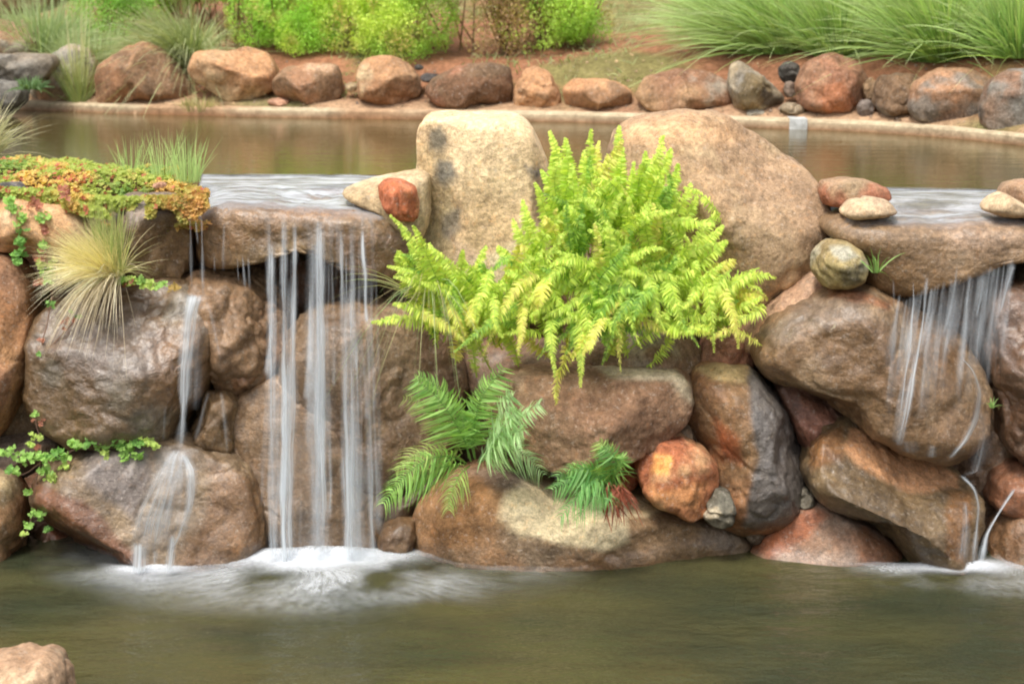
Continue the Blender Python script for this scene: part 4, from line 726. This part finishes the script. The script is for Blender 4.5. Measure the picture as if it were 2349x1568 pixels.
# ------------------------------------------------------------------ leaf masses
def leafcloud(P, size, rg, cols, asp=.45, updir=.3):
    n = len(P); d = unit(rg.normal(0, 1, (n, 3)) + [0, 0, updir]); s = unit(np.cross(d, rg.normal(0, 1, (n, 3)))); L = size * rg.uniform(.6, 1.3, n)
    V = np.stack([P, P + d * (L * .5)[:, None] + s * (L * asp * .5)[:, None], P + d * L[:, None], P + d * (L * .5)[:, None] - s * (L * asp * .5)[:, None]], 1).reshape(-1, 3)
    i = np.arange(n) * 4; return V, np.stack([i, i + 1, i + 2, i + 3], 1), np.repeat(cols, 4, 0)
def bush(name, label, px0, px1, dy, h, dep, n, cols, seed, group='feathery hedge bushes on the far bank', hollow=.0):
    rg = np.random.default_rng(seed); a = bankpt(px0, dy); b_ = bankpt(px1, dy); wdt = b_[0] - a[0]; nl = max(3, int(wdt / .16)); lb = LB()
    cent = []; 
    for k in range(nl * 3):
        u = rg.uniform(0, 1); cx = a[0] + wdt * u; cy = a[1] + dep * rg.uniform(-.5, .5); r_ = rg.uniform(.13, .24); zz = hmap(np.array([cx]), np.array([cy]))[0]; cent.append((cx, cy, zz + rg.uniform(.10, h - r_), r_))
    cent = np.array(cent); pick = rg.integers(0, len(cent), n); c = cent[pick]; d = unit(rg.normal(0, 1, (n, 3))); rr = c[:, 3] * rg.uniform(.55, 1.12, n) ** .6
    P = c[:, :3] + d * rr[:, None] * [1, 1, 1.1]; m_ = fbm(P * 9, seed, 3); keep = m_ > -.28; P = P[keep]; m_ = m_[keep]
    gz_ = hmap(P[:, 0], P[:, 1]); k2 = P[:, 2] > gz_ + .03; P = P[k2]; m_ = m_[k2]
    big = fbm(P * 2.6, seed + 3, 3); cc = cols[0] + (cols[1] - cols[0]) * sst(big, -.2, .25)[:, None]; cc = cc + (cols[2] - cc) * (sst(fbm(P * 4.5, seed + 5, 3), .10, .35) * .8)[:, None]
    cc = cc * rg.uniform(.7, 1.25, (len(P), 1)); V, F4, Cv = leafcloud(P, .021, rg, cc, .34, .5); lb.add(V, None, F4, Cv)
    root = empty(name, ((a[0] + b_[0]) / 2, a[1], a[2])); tag(root, label, 'bush', group)
    lb.build('foliage', LEAF, root)
    ns = 26; st = LB(); sb = np.stack([rg.uniform(a[0] + .02, b_[0] - .02, ns), a[1] + rg.uniform(-.1, .1, ns) * dep, np.full(ns, 0.)], 1); sb[:, 2] = hmap(sb[:, 0], sb[:, 1]) - .02
    V, F4, Cv = blades(ns, sb, unit(rg.normal(0, .22, (ns, 3)) + [0, 0, 1]), np.full(ns, h * .7), np.full(ns, .006), rg, C(120, 86, 60), C(150, 116, 84), droop=np.full(ns, .05)); st.add(V, None, F4, Cv); st.build('stems', LEAF, root)
    return root
HG = [C(162, 210, 50, 1.15), C(204, 230, 66, 1.15), C(198, 174, 92, 1.1)]
bush('hedge_bush', 'bright green bush at the left end of the hedge, beside the pale grass', 258, 345, 1.05, .75, .5, 31900, [C(120, 186, 50), C(150, 200, 60), HG[0]], 41)
bush('hedge_bush', 'bright green bush behind the heart-shaped boulder, left half of the long hedge', 515, 800, .84, .80, .6, 75400, HG, 42)
bush('hedge_bush', 'yellow-green bush in the middle of the long hedge above the dark-faced boulder', 800, 1112, .86, .82, .6, 81200, [C(156, 200, 50, 1.1), C(204, 224, 76, 1.15), C(198, 170, 92, 1.1)], 43)
bush('hedge_bush', 'bright green rounded bush at the right end of the hedge', 1185, 1335, 1.0, .80, .5, 43500, [C(160, 206, 52, 1.15), C(190, 222, 64, 1.1), C(190, 150, 84)], 44)
bush('dry_bush', 'dead brown shrub between the two right bushes of the hedge', 1142, 1172, .90, .80, .3, 7000, [C(196, 154, 116), C(212, 176, 134), C(180, 180, 92)], 45, group=None)
bush('hedge_bush', 'bush in the back row glimpsed above the pale drooping grass', 380, 540, 1.6, .7, .5, 26100, [C(140, 180, 60), C(160, 196, 70), C(150, 160, 90)], 46)

# slope weeds
rg = np.random.default_rng(50); lb = LB(); n = 15000
P = np.stack([rg.uniform(-3.6, 3.8, n), rg.uniform(0, 1, n), np.zeros(n)], 1); dy = .28 + 3.8 * P[:, 1] ** 1.3; P[:, 1] = copeY(P[:, 0]) + dy; P[:, 2] = hmap(P[:, 0], P[:, 1]) - .004
px_ = proj(P)[:, 0]; bias_ = .22 * (px_ < 330) + .20 * ((px_ > 1180) & (px_ < 1460) & (dy > .35)) + .1 * (dy > 1.4)
keep = (fbm(P * 2.2, 51, 3) + bias_ > .10); P = P[keep]; n = len(P)
V, F4, Cv = blades(n, P, unit(rg.normal(0, .6, (n, 3)) + [0, -.1, .8]), rg.uniform(.03, .10, n), rg.uniform(.002, .005, n), rg, C(150, 168, 96), C(176, 176, 116), droop=rg.uniform(.2, .9, n)); lb.add(V, None, F4, Cv)
tag(lb.build('slope_weeds', GRASS), 'sparse grey-green weeds scattered over the red soil of the far bank', 'weeds', kind='stuff')
# gravel on the slope
rg = np.random.default_rng(52); n = 900; U, Fi = ico(1)
P = np.stack([rg.uniform(-3.3, 3.5, n), np.zeros(n), np.zeros(n)], 1); P[:, 1] = copeY(P[:, 0]) + .13 + 1.6 * rg.uniform(0, 1, n) ** 1.5; P[:, 2] = hmap(P[:, 0], P[:, 1])
sz_ = rg.uniform(.004, .013, n); V = (P[:, None] + U[None] * (sz_[:, None, None] * rg.uniform(.5, 1.2, (n, 1, 3)))).reshape(-1, 3); Fa = (Fi[None] + (np.arange(n) * len(U))[:, None, None]).reshape(-1, 3)
cg = np.repeat((TAN + (C(150, 130, 116) - TAN) * rg.uniform(0, 1, (n, 1))) * rg.uniform(.6, 1.2, (n, 1)), len(U), 0)
tag(mesh('gravel', V, Fa, CONC, attrs={'col': cg}), 'loose pale gravel on the red soil bank', 'gravel', kind='stuff')

# ---- creeping succulent mat on the left shelf
def rosettes(P, N, size, rg, cols, npet=6):
    n = len(P); lb = LB(); N = unit(N); a0 = unit(np.cross(N, rg.normal(0, 1, (n, 3)))); b0 = np.cross(N, a0)
    for k in range(npet):
        th = 2 * math.pi * k / npet + rg.normal(0, .25, n); d = unit(a0 * np.cos(th)[:, None] + b0 * np.sin(th)[:, None] + N * rg.uniform(.1, .7, n)[:, None]); s = unit(np.cross(d, N)); L = size * rg.uniform(.7, 1.2, n)
        V = np.stack([P, P + d * (L * .6)[:, None] + s * (L * .38)[:, None], P + d * L[:, None], P + d * (L * .6)[:, None] - s * (L * .38)[:, None]], 1).reshape(-1, 3); i = np.arange(n) * 4
        lb.add(V, None, np.stack([i, i + 1, i + 2, i + 3], 1), np.repeat(cols * rg.uniform(.85, 1.15, (n, 1)), 4, 0))
    return lb
rg = np.random.default_rng(60); mats = []; nrm = []
def inpoly(poly, n):
    poly = np.asarray(poly, float); lo, hi = poly.min(0), poly.max(0); out = np.zeros((0, 2))
    while len(out) < n: q = rg.uniform(lo, hi, (n * 2, 2)); out = np.concatenate([out, q[poly_sd(q, poly) > 0]])
    return out[:n]
q = inpoly([(-80,362),(60,368),(200,376),(330,396),(440,410),(480,434),(478,462),(430,470),(300,470),(150,462),(-80,446)], 7500)
p = atZ(q, ZU + .02); p = p[(p[:, 1] > 6.1)]; p[:, 2] = moundz(p[:, 0], p[:, 1]) + rg.uniform(.0, .028, len(p)); mats.append(p); nrm.append(np.tile([[0, -.35, 1.]], (len(p), 1)))
for poly, Yv, n in (([(-80,430),(120,436),(200,450),(330,455),(300,480),(220,492),(180,475),(60,462),(-80,450)], 6.10, 1300), ([(320,452),(470,450),(478,475),(440,505),(418,512),(400,482),(350,470)], 6.07, 1200), ([(335,475),(362,470),(352,500),(338,498)], 6.05, 120), ([(140,455),(235,480),(255,500),(200,495),(150,480)], 6.04, 330), ([(430,430),(478,436),(472,470),(440,470)], 6.12, 260)):
    q = inpoly(poly, n); p = atY(q, Yv + rg.uniform(-.03, .04, n)); mats.append(p); nrm.append(np.tile([[0, -1, .5]], (n, 1)))
P = np.concatenate(mats); N = np.concatenate(nrm) + rg.normal(0, .35, (len(P), 3))
D = proj(P); f1 = fbm(P * 5, 61, 3); f2 = fbm(P * 9, 62, 3)
cc = C(176, 190, 62) + (C(122, 160, 58) - C(176, 190, 62)) * sst(f1, -.05, .25)[:, None]; cc = cc + (C(226, 190, 84) - cc) * (sst(f2, .0, .3))[:, None]
orr = sst(D[:, 0], 290, 400) * sst(D[:, 1], 415, 445); cc = cc + (C(222, 150, 70) - cc) * (orr * rg.uniform(.1, .8, len(P)))[:, None]
rd = (rg.uniform(0, 1, len(P)) < .04 + .08 * (D[:, 0] < 200)); cc = np.where(rd[:, None], C(206, 112, 76), cc)
tag(rosettes(P, N, .0125, rg, cc).build('creeping_succulent', LEAF), 'mat of yellow-green and orange creeping succulents covering the shelf at the upper left', 'ground cover', kind='stuff')
rock('small_stone', 'flat pinkish stone showing through the creeping succulents', 'stone', blob(245, 415, 36, 14), 6.62, .05, PNK, LGR, sub=4, group='stones in the creeping plants')
rock('small_stone', 'tiny pale pink stone right of the flat one in the creeping succulents', 'stone', blob(368, 424, 17, 8), 6.5, .03, PNK, sub=4, group='stones in the creeping plants')
rock('small_stone', 'dark grey stone peeping out of the creeping plants at the left edge', 'stone', [(-20,432),(5,418),(45,420),(60,445),(50,462),(-20,462)], 6.2, .08, C(120,112,112), DGR, sub=4, group='stones in the creeping plants')

# ---- trailing vines: stem + leaf clusters
def vine(label, path, Y, leafspec, stemc, seed, stemw=.003, cat='vine', lsz=.0135):
    """path: list of polylines in photo px; leafspec: (x, y, count, spread px, colour)"""
    rg = np.random.default_rng(seed); p0 = atY([path[0][0]], Y)[0]; root = empty('trailing_vine', tuple(p0)); tag(root, label, cat, 'vines hanging on the left rocks')
    lb = LB()
    for pl in path:
        L = smooth_line(atY(pl, Y + np.linspace(.02, -.01, len(pl))), 26, 1); L += np.stack([fbm(L * 30, seed, 2), fbm(L * 30, seed + 1, 2), L[:, 0] * 0], 1) * .004; T = unit(np.gradient(L, axis=0))
        for v in ((0, -1, 0), (1, 0, .3)): V, F4, Cv = ribbons(L[None], np.linspace(stemw, stemw * .5, 26)[None] * .6, unit(np.cross(T, np.array(v)))[None], np.tile(stemc, (1, 26, 1))); lb.add(V, None, F4, Cv)
    lb.build('stem', LEAF, root)
    P = []; cc = []
    for (x, y, n, s, c) in leafspec:
        q = np.stack([x + rg.normal(0, s, n), y + rg.normal(0, s * .7, n)], 1); P.append(atY(q, Y - rg.uniform(0, .05, n))); cc.append(np.tile(c, (n, 1)) * rg.uniform(.75, 1.25, (n, 1)))
    P = np.concatenate(P); rosettes(P, np.tile([[0, -1, .7]], (len(P), 1)) + rg.normal(0, .4, (len(P), 3)), lsz, rg, np.concatenate(cc), 5).build('leaves', LEAF, root)
VG = C(150, 196, 76); VY = C(186, 212, 84); VD = C(120, 176, 66); STM = C(170, 132, 118); VR = C(176, 108, 80)
vine('green leafy vine strand hanging over the flat orange boulder', [[(20,450),(35,475),(52,505),(50,540),(46,580),(42,605)]], 6.02, [(24,462,10,7,VG),(36,482,14,8,VG),(50,505,18,8,VG),(52,530,14,6,VD),(48,555,14,6,VD),(44,582,12,6,VD),(42,600,6,5,VD)], VD, 71, lsz=.016)
vine('vine strand with red-tipped leaves hanging left of the dry grass tuft', [[(85,462),(100,500),(104,540),(98,580),(100,620),(110,650)]], 6.02, [(82,470,10,10,VR),(100,500,16,9,VG),(104,530,12,6,VR),(98,560,14,8,VG),(95,592,14,8,VR),(102,606,16,9,VY),(112,632,18,10,VG),(92,650,6,6,VR),(150,450,10,14,VR)], STM, 72, lsz=.015)
vine('nearly bare woody vine dropping from the grass tuft to the lower left stones', [[(120,680),(112,720),(100,780),(88,850),(84,920),(78,985),(90,1000)],[(200,700),(150,760),(110,800)],[(104,800),(104,860)]], 5.93, [(120,700,6,5,VD),(95,780,4,4,VR),(86,812,4,3,VD),(82,950,5,4,VG),(80,1000,6,5,VY),(92,1002,5,4,VY),(90,965,4,6,VR),(92,1030,5,6,VR),(150,740,6,10,VR),(170,720,4,6,VD)], STM, 73, stemw=.0045, lsz=.011)
vine('leafy green vine spreading over the lower left stones down to the water', [[(95,1020),(92,1060),(82,1110),(76,1160),(66,1210),(50,1235)],[(92,1060),(60,1085),(20,1095)],[(92,1055),(130,1060),(155,1050)],[(95,1065),(120,1090),(140,1110)]], 5.88,
     [(70,1018,8,6,VY),(24,1040,10,9,VG),(60,1050,16,9,VG),(85,1045,14,9,VG),(105,1050,12,8,VG),(130,1040,14,8,VD),(152,1050,10,6,VG),(148,1072,8,5,VY),(100,1075,12,8,VG),(118,1095,12,7,VY),(140,1112,8,5,VY),(20,1078,8,7,VD),(0,1035,6,8,VG),(62,1128,6,5,VG),(130,1128,5,5,VG),(148,1140,7,6,VG),(146,1160,7,5,VG),(88,1180,16,9,VG),(66,1205,6,5,VG),(55,1225,4,4,VY),(110,1215,4,4,VD),(40,1085,6,5,VG)], STM, 74, stemw=.004)
vine('band of bright green leaves tucked under the largest wet boulder', [[(150,1040),(200,1018),(260,1012),(320,1018),(355,1022)]], 5.90, [(172,1020,20,9,VG),(205,1012,16,8,VD),(235,1020,18,9,VG),(240,1042,14,7,VY),(270,1014,14,8,VD),(285,1022,20,9,VG),(292,1042,14,7,VG),(282,1055,8,6,VG),(315,1045,8,6,VG),(335,1012,16,7,VY),(352,1022,10,5,VY),(310,1015,10,8,VD)], STM, 75)
vine('small reddish-green creeper on top of the largest wet boulder', [[(260,640),(300,648),(350,652),(400,660)]], 6.0, [(275,642,14,7,VG),(300,646,16,7,VY),(320,640,10,6,VG),(340,652,14,6,VY),(370,652,10,6,VG),(400,662,6,6,C(180,150,60)),(290,652,8,10,VR)], C(150, 110, 60), 76, lsz=.014)
vine('tiny green sprout in the wet moss under the ledge', [[(525,775),(527,768)]], 6.05, [(527,769,5,4,C(150,170,60))], VD, 77, cat='sprout', lsz=.012)

# ------------------------------------------------------------------ moving water
def strands(label, name, specs, seed, group=None, mat=FALL, tail=.22):
    """specs: (list of (x, y, halfwidth px, Y), density)"""
    rg = np.random.default_rng(seed); Vs, Fs, fu, fv, fs, dn = [], [], [], [], [], []; n0 = 0; K = 9
    for (pts, den) in specs:
        pts = np.asarray(pts, float); m = max(8, int(abs(pts[-1, 1] - pts[0, 1]) / 9)); s = np.linspace(0, 1, len(pts)); q = np.linspace(0, 1, m)
        X, Yp, Wd, Yd = (np.interp(q, s, pts[:, k]) for k in range(4))
        for A in (X, Wd, Yd):
            for _ in range(3): A[1:-1] = (A[:-2] + 2 * A[1:-1] + A[2:]) / 4
        off = rg.uniform(0, 60); wg = np.stack([Yp / 90 + off, Yp * 0, Yp * 0], 1); X = X + 3.0 * fbm(wg, seed + 2, 2); Wd = Wd * np.clip(1 + .7 * fbm(wg * 1.4, seed + 3, 2), .5, 1.6)
        c = atY(np.stack([X, Yp], 1), Yd); hw = Wd * Yd / F; u = np.linspace(-1, 1, K)
        G = c[:, None] + np.stack([u[None] * hw[:, None], (np.abs(u[None]) ** 2) * hw[:, None] * .6, 0 * u[None] * hw[:, None]], 2)
        ln = np.concatenate([[0], np.cumsum(np.linalg.norm(np.diff(c, axis=0), axis=1))])
        Vs.append(G.reshape(-1, 3)); Fs.append(grid_faces(K, m) + n0); n0 += m * K
        fu.append((c[:, :1] * 1.0 * 0 + u[None] * hw[:, None]).ravel() + off); fv.append(np.repeat(ln, K)); fs.append(np.full(m * K, off))
        e = (np.exp(-(u * 1.9) ** 2) - .027)[None] * np.minimum(1, q / .08 + .15)[:, None] * np.minimum(1, (1 - q) / tail + .10)[:, None] * np.clip(1 + 1.1 * fbm(np.stack([q * ln[-1] * 3.2 + off, q * 0 + off, q * 0], 1), seed, 2), .45, 1.5)[:, None]; dn.append((e * den).ravel())
    o = mesh(name, np.concatenate(Vs), np.concatenate(Fs), mat, attrs={'fu': np.concatenate(fu), 'fv': np.concatenate(fv), 'fs': np.concatenate(fs), 'dens': np.concatenate(dn)})
    return tag(o, label, 'waterfall', group)
YL = 6.02
A = []
for (x0, y0, x1, y1, w0, w1, d) in [(622,560,630,1300,12,24,.95),(617,560,622,1300,5,9,.5),(653,492,652,1300,13,22,1.3),(675,508,664,1300,11,20,.85),(709,506,724,1300,10,30,.6),(733,510,742,1300,14,34,1.05),(728,500,732,1300,4,8,.5),(783,530,800,1300,9,26,.85),(806,512,808,1300,10,24,.95),(832,530,840,740,6,10,.5),(838,700,856,1290,10,26,.40),
    (648,860,646,1300,34,52,.34),(728,860,730,1300,34,52,.34),(808,860,826,1300,30,50,.34),(720,560,712,900,14,20,.3),(690,980,690,1300,20,40,.2),(626,640,628,1300,16,30,.26),(660,640,656,1300,20,34,.26),(730,640,734,1300,24,40,.26),(804,660,816,1300,24,40,.26)]:
    n = 7; q = np.linspace(0, 1, n); ph = random.uniform(0, 6); A.append(([(x0 + (x1 - x0) * k + random.uniform(-2, 2), y0 + (y1 - y0) * k, (w0 + (w1 - w0) * k ** .8) * random.uniform(.75, .98), YL - .06 * min(1, k * 4) - .17 * k) for k in q], d))
for k in range(60):
    x = random.choice([random.gauss(622, 6), random.gauss(658, 11), random.gauss(728, 14), random.gauss(728, 14), random.gauss(800, 14), random.gauss(835, 12)]); y0 = random.uniform(540, 760); dx = (x - 735) * .10 + random.uniform(-4, 4); w_ = random.uniform(2.5, 7); y1 = random.uniform(850, 1300)
    A.append(([(x, y0, w_ * .7, YL - .03 - random.uniform(0, .06)), (x + dx * .5, (y0 + y1) / 2, w_ * 1.3, YL - .14), (x + dx, y1, w_ * 2.2, YL - .22)], random.uniform(.12, .36)))
for k in range(16):
    x = random.uniform(600, 860); w_ = random.uniform(6, 16); A.append(([(x, 492, w_, YL + .02), (x + random.uniform(-3, 3), 560, w_, YL - .01), (x + random.uniform(-5, 5), random.uniform(590, 700), w_, YL - .03)], random.uniform(.10, .28)))
strands('main white waterfall curtain falling from the left ledge into the pond', 'waterfall', A, 81, 'waterfalls over the rock wall', tail=.05)
B = []
for (x0, y0, x1, y1, w_, d) in [(434,490,440,690,5,.6),(448,505,452,560,3,.4),(462,495,466,680,6,.75),(514,510,511,622,7,.6),(489,585,491,624,3,.35),(556,585,563,662,4,.6),(570,590,572,664,4,.5),(543,590,546,645,3,.35),(610,590,615,690,4,.3)]:
    B.append(([(x0, y0, w_ * .6, YL), ((x0 + x1) / 2, (y0 + y1) / 2, w_, YL - .03), (x1, y1, w_, YL - .03)], d))
def sheet(pts, d): B.append((pts, d))
sheet([(446,676,34,5.88),(444,690,40,5.84),(438,720,30,5.83),(432,770,20,5.83),(426,850,16,5.80),(420,940,15,5.78),(412,1040,14,5.74)], 1.3)
sheet([(432,760,6,5.82),(428,850,6,5.81),(424,940,6,5.80),(414,1036,6,5.77)], .8)
sheet([(470,690,10,5.88),(486,730,6,5.86),(498,780,5,5.86),(504,830,5,5.86)], .5)
sheet([(455,740,26,5.86),(450,830,22,5.85),(445,940,18,5.84)], .25)
sheet([(508,900,6,5.9),(516,980,8,5.9),(520,1040,8,5.9)], .3); sheet([(478,900,8,5.9),(462,960,7,5.88),(448,1010,6,5.86)], .3)
sheet([(378,930,4,5.82),(375,1010,4,5.8)], .25)
sheet([(410,1030,40,5.70),(400,1050,56,5.65),(385,1120,66,5.60),(365,1190,70,5.60),(350,1270,60,5.61)], .8)
sheet([(420,1040,10,5.70),(440,1080,16,5.62),(436,1160,12,5.60),(410,1230,10,5.61),(390,1270,12,5.62)], .8)
for (xb, dd) in ((298,.45),(322,.55),(346,.4),(368,.4),(392,.5),(412,.35)): sheet([(404 + (xb - 350) * .25, 1036, 10, 5.72), (395 + (xb - 350) * .6, 1090, 14, 5.61), (372 + (xb - 350) * .95, 1170, 15, 5.60), (xb, 1262, 15, 5.62)], dd)
sheet([(402,1036,10,5.70),(396,1080,8,5.62),(392,1150,10,5.60),(380,1220,16,5.60)], .6)
sheet([(320,1245,20,5.68),(318,1285,24,5.67),(316,1318,28,5.66)], 1.5); sheet([(396,1225,9,5.66),(390,1275,14,5.65),(384,1318,18,5.64)], 1.5); sheet([(355,1262,14,5.75),(354,1300,16,5.74)], .4)
strands('thin broken waterfall left of the main curtain, trickling down over the wet boulders', 'waterfall', B, 82, 'waterfalls over the rock wall')
B = []; YR = 5.80
for pts, d in [([(2094,645,4,YR),(2098,700,5,YR-.02),(2086,800,7,YR-.10),(2070,900,9,YR-.18),(2056,1012,12,YR-.22)], 1.1), ([(2129,636,6,YR),(2122,700,6,YR-.03),(2104,820,8,YR-.10),(2084,920,10,YR-.17),(2066,1020,14,YR-.22)], 1.1),
    ([(2195,610,4,YR),(2186,700,8,YR-.03),(2176,770,6,YR-.05),(2165,815,5,YR-.06)], .8), ([(2048,640,3,YR),(2050,700,5,YR-.02),(2056,720,4,YR-.02)], .4), ([(2255,630,12,YR),(2246,690,12,YR-.02),(2238,730,9,YR-.03)], .6), ([(2325,606,10,YR),(2308,660,11,YR-.02),(2292,725,10,YR-.03)], .55),
    ([(2282,615,8,YR),(2272,680,9,YR-.02),(2262,740,8,YR-.03)], .4), ([(2084,1010,30,YR-.20),(2090,1040,34,YR-.18)], .25), ([(2140,1020,14,YR-.2),(2138,1050,16,YR-.2)], .35),
    ([(2205,820,6,5.68),(2232,850,6,5.68),(2248,900,8,5.70),(2240,960,14,5.74),(2215,1010,16,5.76),(2180,1050,18,5.74)], 1.0), ([(2250,940,22,5.78),(2260,1010,30,5.78),(2240,1080,34,5.76),(2215,1090,30,5.74)], .28), ([(2205,1090,10,5.66),(2235,1120,7,5.62),(2245,1160,7,5.62),(2240,1220,10,5.62),(2232,1300,16,5.56)], 1.1),
    ([(2330,1120,10,5.72),(2290,1180,7,5.68),(2262,1230,8,5.64),(2248,1305,14,5.55)], 1.0), ([(2215,1150,8,5.62),(2218,1220,12,5.6),(2210,1290,16,5.58)], .4), ([(1925,680,4,6.0),(1900,690,5,5.98),(1880,715,4,5.96)], .4), ([(1882,668,9,5.98),(1868,690,6,5.96),(1850,712,3,5.95)], .0)]:
    B.append((pts, d))
for k in range(84):
    x = random.uniform(2056, 2330); y0 = min(684, 682 - (x - 2090) * .36) + random.uniform(-10, 8); w_ = random.uniform(2.5, 11); B.append(([(x, y0, w_ * .6, YR - random.uniform(0, .03)), (x - 8, y0 + 60, w_, YR - .03), (x - 26, y0 + random.uniform(110, 300), w_ * 1.6, YR - .12)], random.uniform(.08, .30)))
strands('slanting veil of water falling from the right ledge', 'waterfall', B, 83, 'waterfalls over the rock wall')

# films over the weir and ledges
from mathutils.bvhtree import BVHTree
def top_of(o, P, dflt):
    V = [v.co + o.location for v in o.data.vertices]; bv = BVHTree.FromPolygons(V, [p_.vertices[:] for p_ in o.data.polygons]); out = []
    for q, d in zip(P, dflt):
        h = bv.ray_cast(Vector((q[0], q[1], 3)), Vector((0, 0, -1))); out.append(max(h[0].z + .005, d - .06) if h[0] is not None else d)
    return np.array(out)
def film(label, front, back, Yf, ledge, seed, dens=1.0, drop=None):
    n, m = 70, 22; f = smooth_line(atY(front, Yf), n, 1); b_ = smooth_line(atZ(back, ZU + .001), n, 1); rows = []; dd = []
    for k in np.linspace(0, 1, m):
        P = b_ * (1 - k) + f * k; base_ = np.full(n, ZU + .001 - .012 * k); P[:, 2] = np.maximum(base_ * (k < .5) + (k >= .5) * 0, top_of(ledge, P, base_)) + .003 * fbm(P * 12, seed, 3); rows.append(P); dd.append(np.full(n, dens * min(1, .15 + k * 12) * (1 if k < .88 else max(0, 1 - (k - .88) / .12))))
    dd = np.array(dd); dd[:, 0] *= .2; dd[:, -1] *= .2
    o = mesh('overflow_water', np.concatenate(rows), grid_faces(n, m), FILM, attrs={'dens': dd.ravel()}); return tag(o, label, 'water film', 'thin water sheets over the ledges')
film('thin pale sheet of water sliding over the left ledge to the main waterfall', [(444,490),(520,484),(640,486),(760,496),(885,510)], [(462,399),(600,399),(760,399),(960,401)], 6.15, LEDGE_L, 5)
film('thin pale sheet of water crossing the right weir above the overhanging ledge', [(1935,510),(2050,502),(2200,502),(2349,500),(2500,502)], [(1960,427),(2150,431),(2300,433),(2480,436)], 5.91, LEDGE_R, 6, .75)

# foam on the pond
def foam(label, c, rx, ry0, ry1, hgt, dens, seed, reach, layers=4, streak=1.0, a0=-.15, a1=1.15):
    """fan of foam around an impact point; rx/ry in metres, reach = where the streaks end"""
    rg = np.random.default_rng(seed); Vs, Fs, fu, fv, fs, dn = [], [], [], [], [], []; n0 = 0; nr, na = 60, 150
    for L in range(layers):
        rr = np.linspace(0, 1, nr)[:, None]; an = np.linspace(a0 * math.pi, a1 * math.pi, na)[None, :]; R_ = rr * reach + 0 * an
        x = c[0] + R_ * np.cos(an) * 1.25; y = c[1] - R_ * np.sin(an) * .8
        x = x + 0 * an; m = np.stack([x.ravel(), y.ravel(), x.ravel() * 0], 1); N = fbm(m * 7, seed + L, 3).reshape(nr, na)
        cl_ = .5 + .5 * fbm(m * [16, 30, 1], seed + 31 + L * 3, 4).reshape(nr, na) * 1.6; k = L / max(1, layers - 1); hx = np.hypot((x - c[0]) / rx, (y - c[1]) / ry0); core = np.exp(-hx ** 2 * (1 + .6 * k) * (1 + .5 * N))
        z = c[2] + .016 + hgt * core * (.25 + .75 * k) * (1 + .5 * N) + .004 * k
        far = np.clip(1 - R_ / reach, 0, 1) ** 1.7 * (1 - k) ** 2 * .50 * streak * np.clip(.6 + 1.6 * fbm(np.stack([x.ravel() * 4.5, y.ravel() * 4.5, x.ravel() * 0 + seed], 1), seed + 9, 3).reshape(nr, na), 0, 1.4)
        d = np.clip(core * 1.5 * np.clip(cl_ + .35 * (1 - k), 0, 1), 0, 1) * dens + far; d[-1] = 0; d[:, :4] *= np.array([0, .3, .6, .9]); d[:, -4:] *= np.array([.9, .6, .3, 0])
        Vs.append(np.stack([x.ravel(), y.ravel(), z.ravel()], 1)); Fs.append(grid_faces(na, nr) + n0); n0 += nr * na
        cm = np.clip(core * 1.6, 0, 1); fu.append((an * 1.9 * (1 - cm) + (x * 3.0) * cm).ravel()); fv.append(((R_ + 0 * an) * 1.7 * (1 - cm) + y * 2 * cm).ravel()); fs.append(np.full(nr * na, 3.0 * L + seed)); dn.append(d.ravel())
    o = mesh('foam', np.concatenate(Vs), np.concatenate(Fs), FOAM, attrs={'fu': np.concatenate(fu), 'fv': np.concatenate(fv), 'fs': np.concatenate(fs), 'dens': np.concatenate(dn)})
    return tag(o, label, 'foam', kind='stuff')
foam('bright white foam boiling at the foot of the main waterfall and streaking outward', atZ([(745, 1282)], ZP)[0], .25, .085, .2, .028, 1.15, 91, .85, 7, 1.9)
foam('white foam under the thin left waterfall at the wedge-shaped boulder', atZ([(350, 1312)], ZP)[0], .10, .045, .2, .014, .9, 92, .36, 4, 1.5)
foam('small patch of foam where the right waterfall meets the pond', atZ([(2195, 1308)], ZP)[0], .15, .05, .2, .020, 1.2, 93, .50, 4, 1.8, a0=-.3, a1=1.1)


# small extras
clump('weed', 'small bright green weed between the two grey stone blocks and the mottled boulder', 'weed', atY([(72, 205)], 9.7)[0], 120, .13, .006, C(120, 150, 90), C(96, 134, 74), np.random.default_rng(90), spread=1.1, droop=.6, rad=.05)
lf = LB(); b = atY([(1905, 757)], 5.70)[0]; lf.add(np.array([b, b + [.006, -.004, .012], b + [.014, -.006, .026], b + [.016, -.004, .010]]), None, np.array([[0, 1, 2, 3]]), np.tile(C(232, 214, 190), (4, 1)))
tag(lf.build('fallen_leaf', LEAF), 'tiny pale dry leaf stuck on the broad flat-faced boulder', 'leaf')
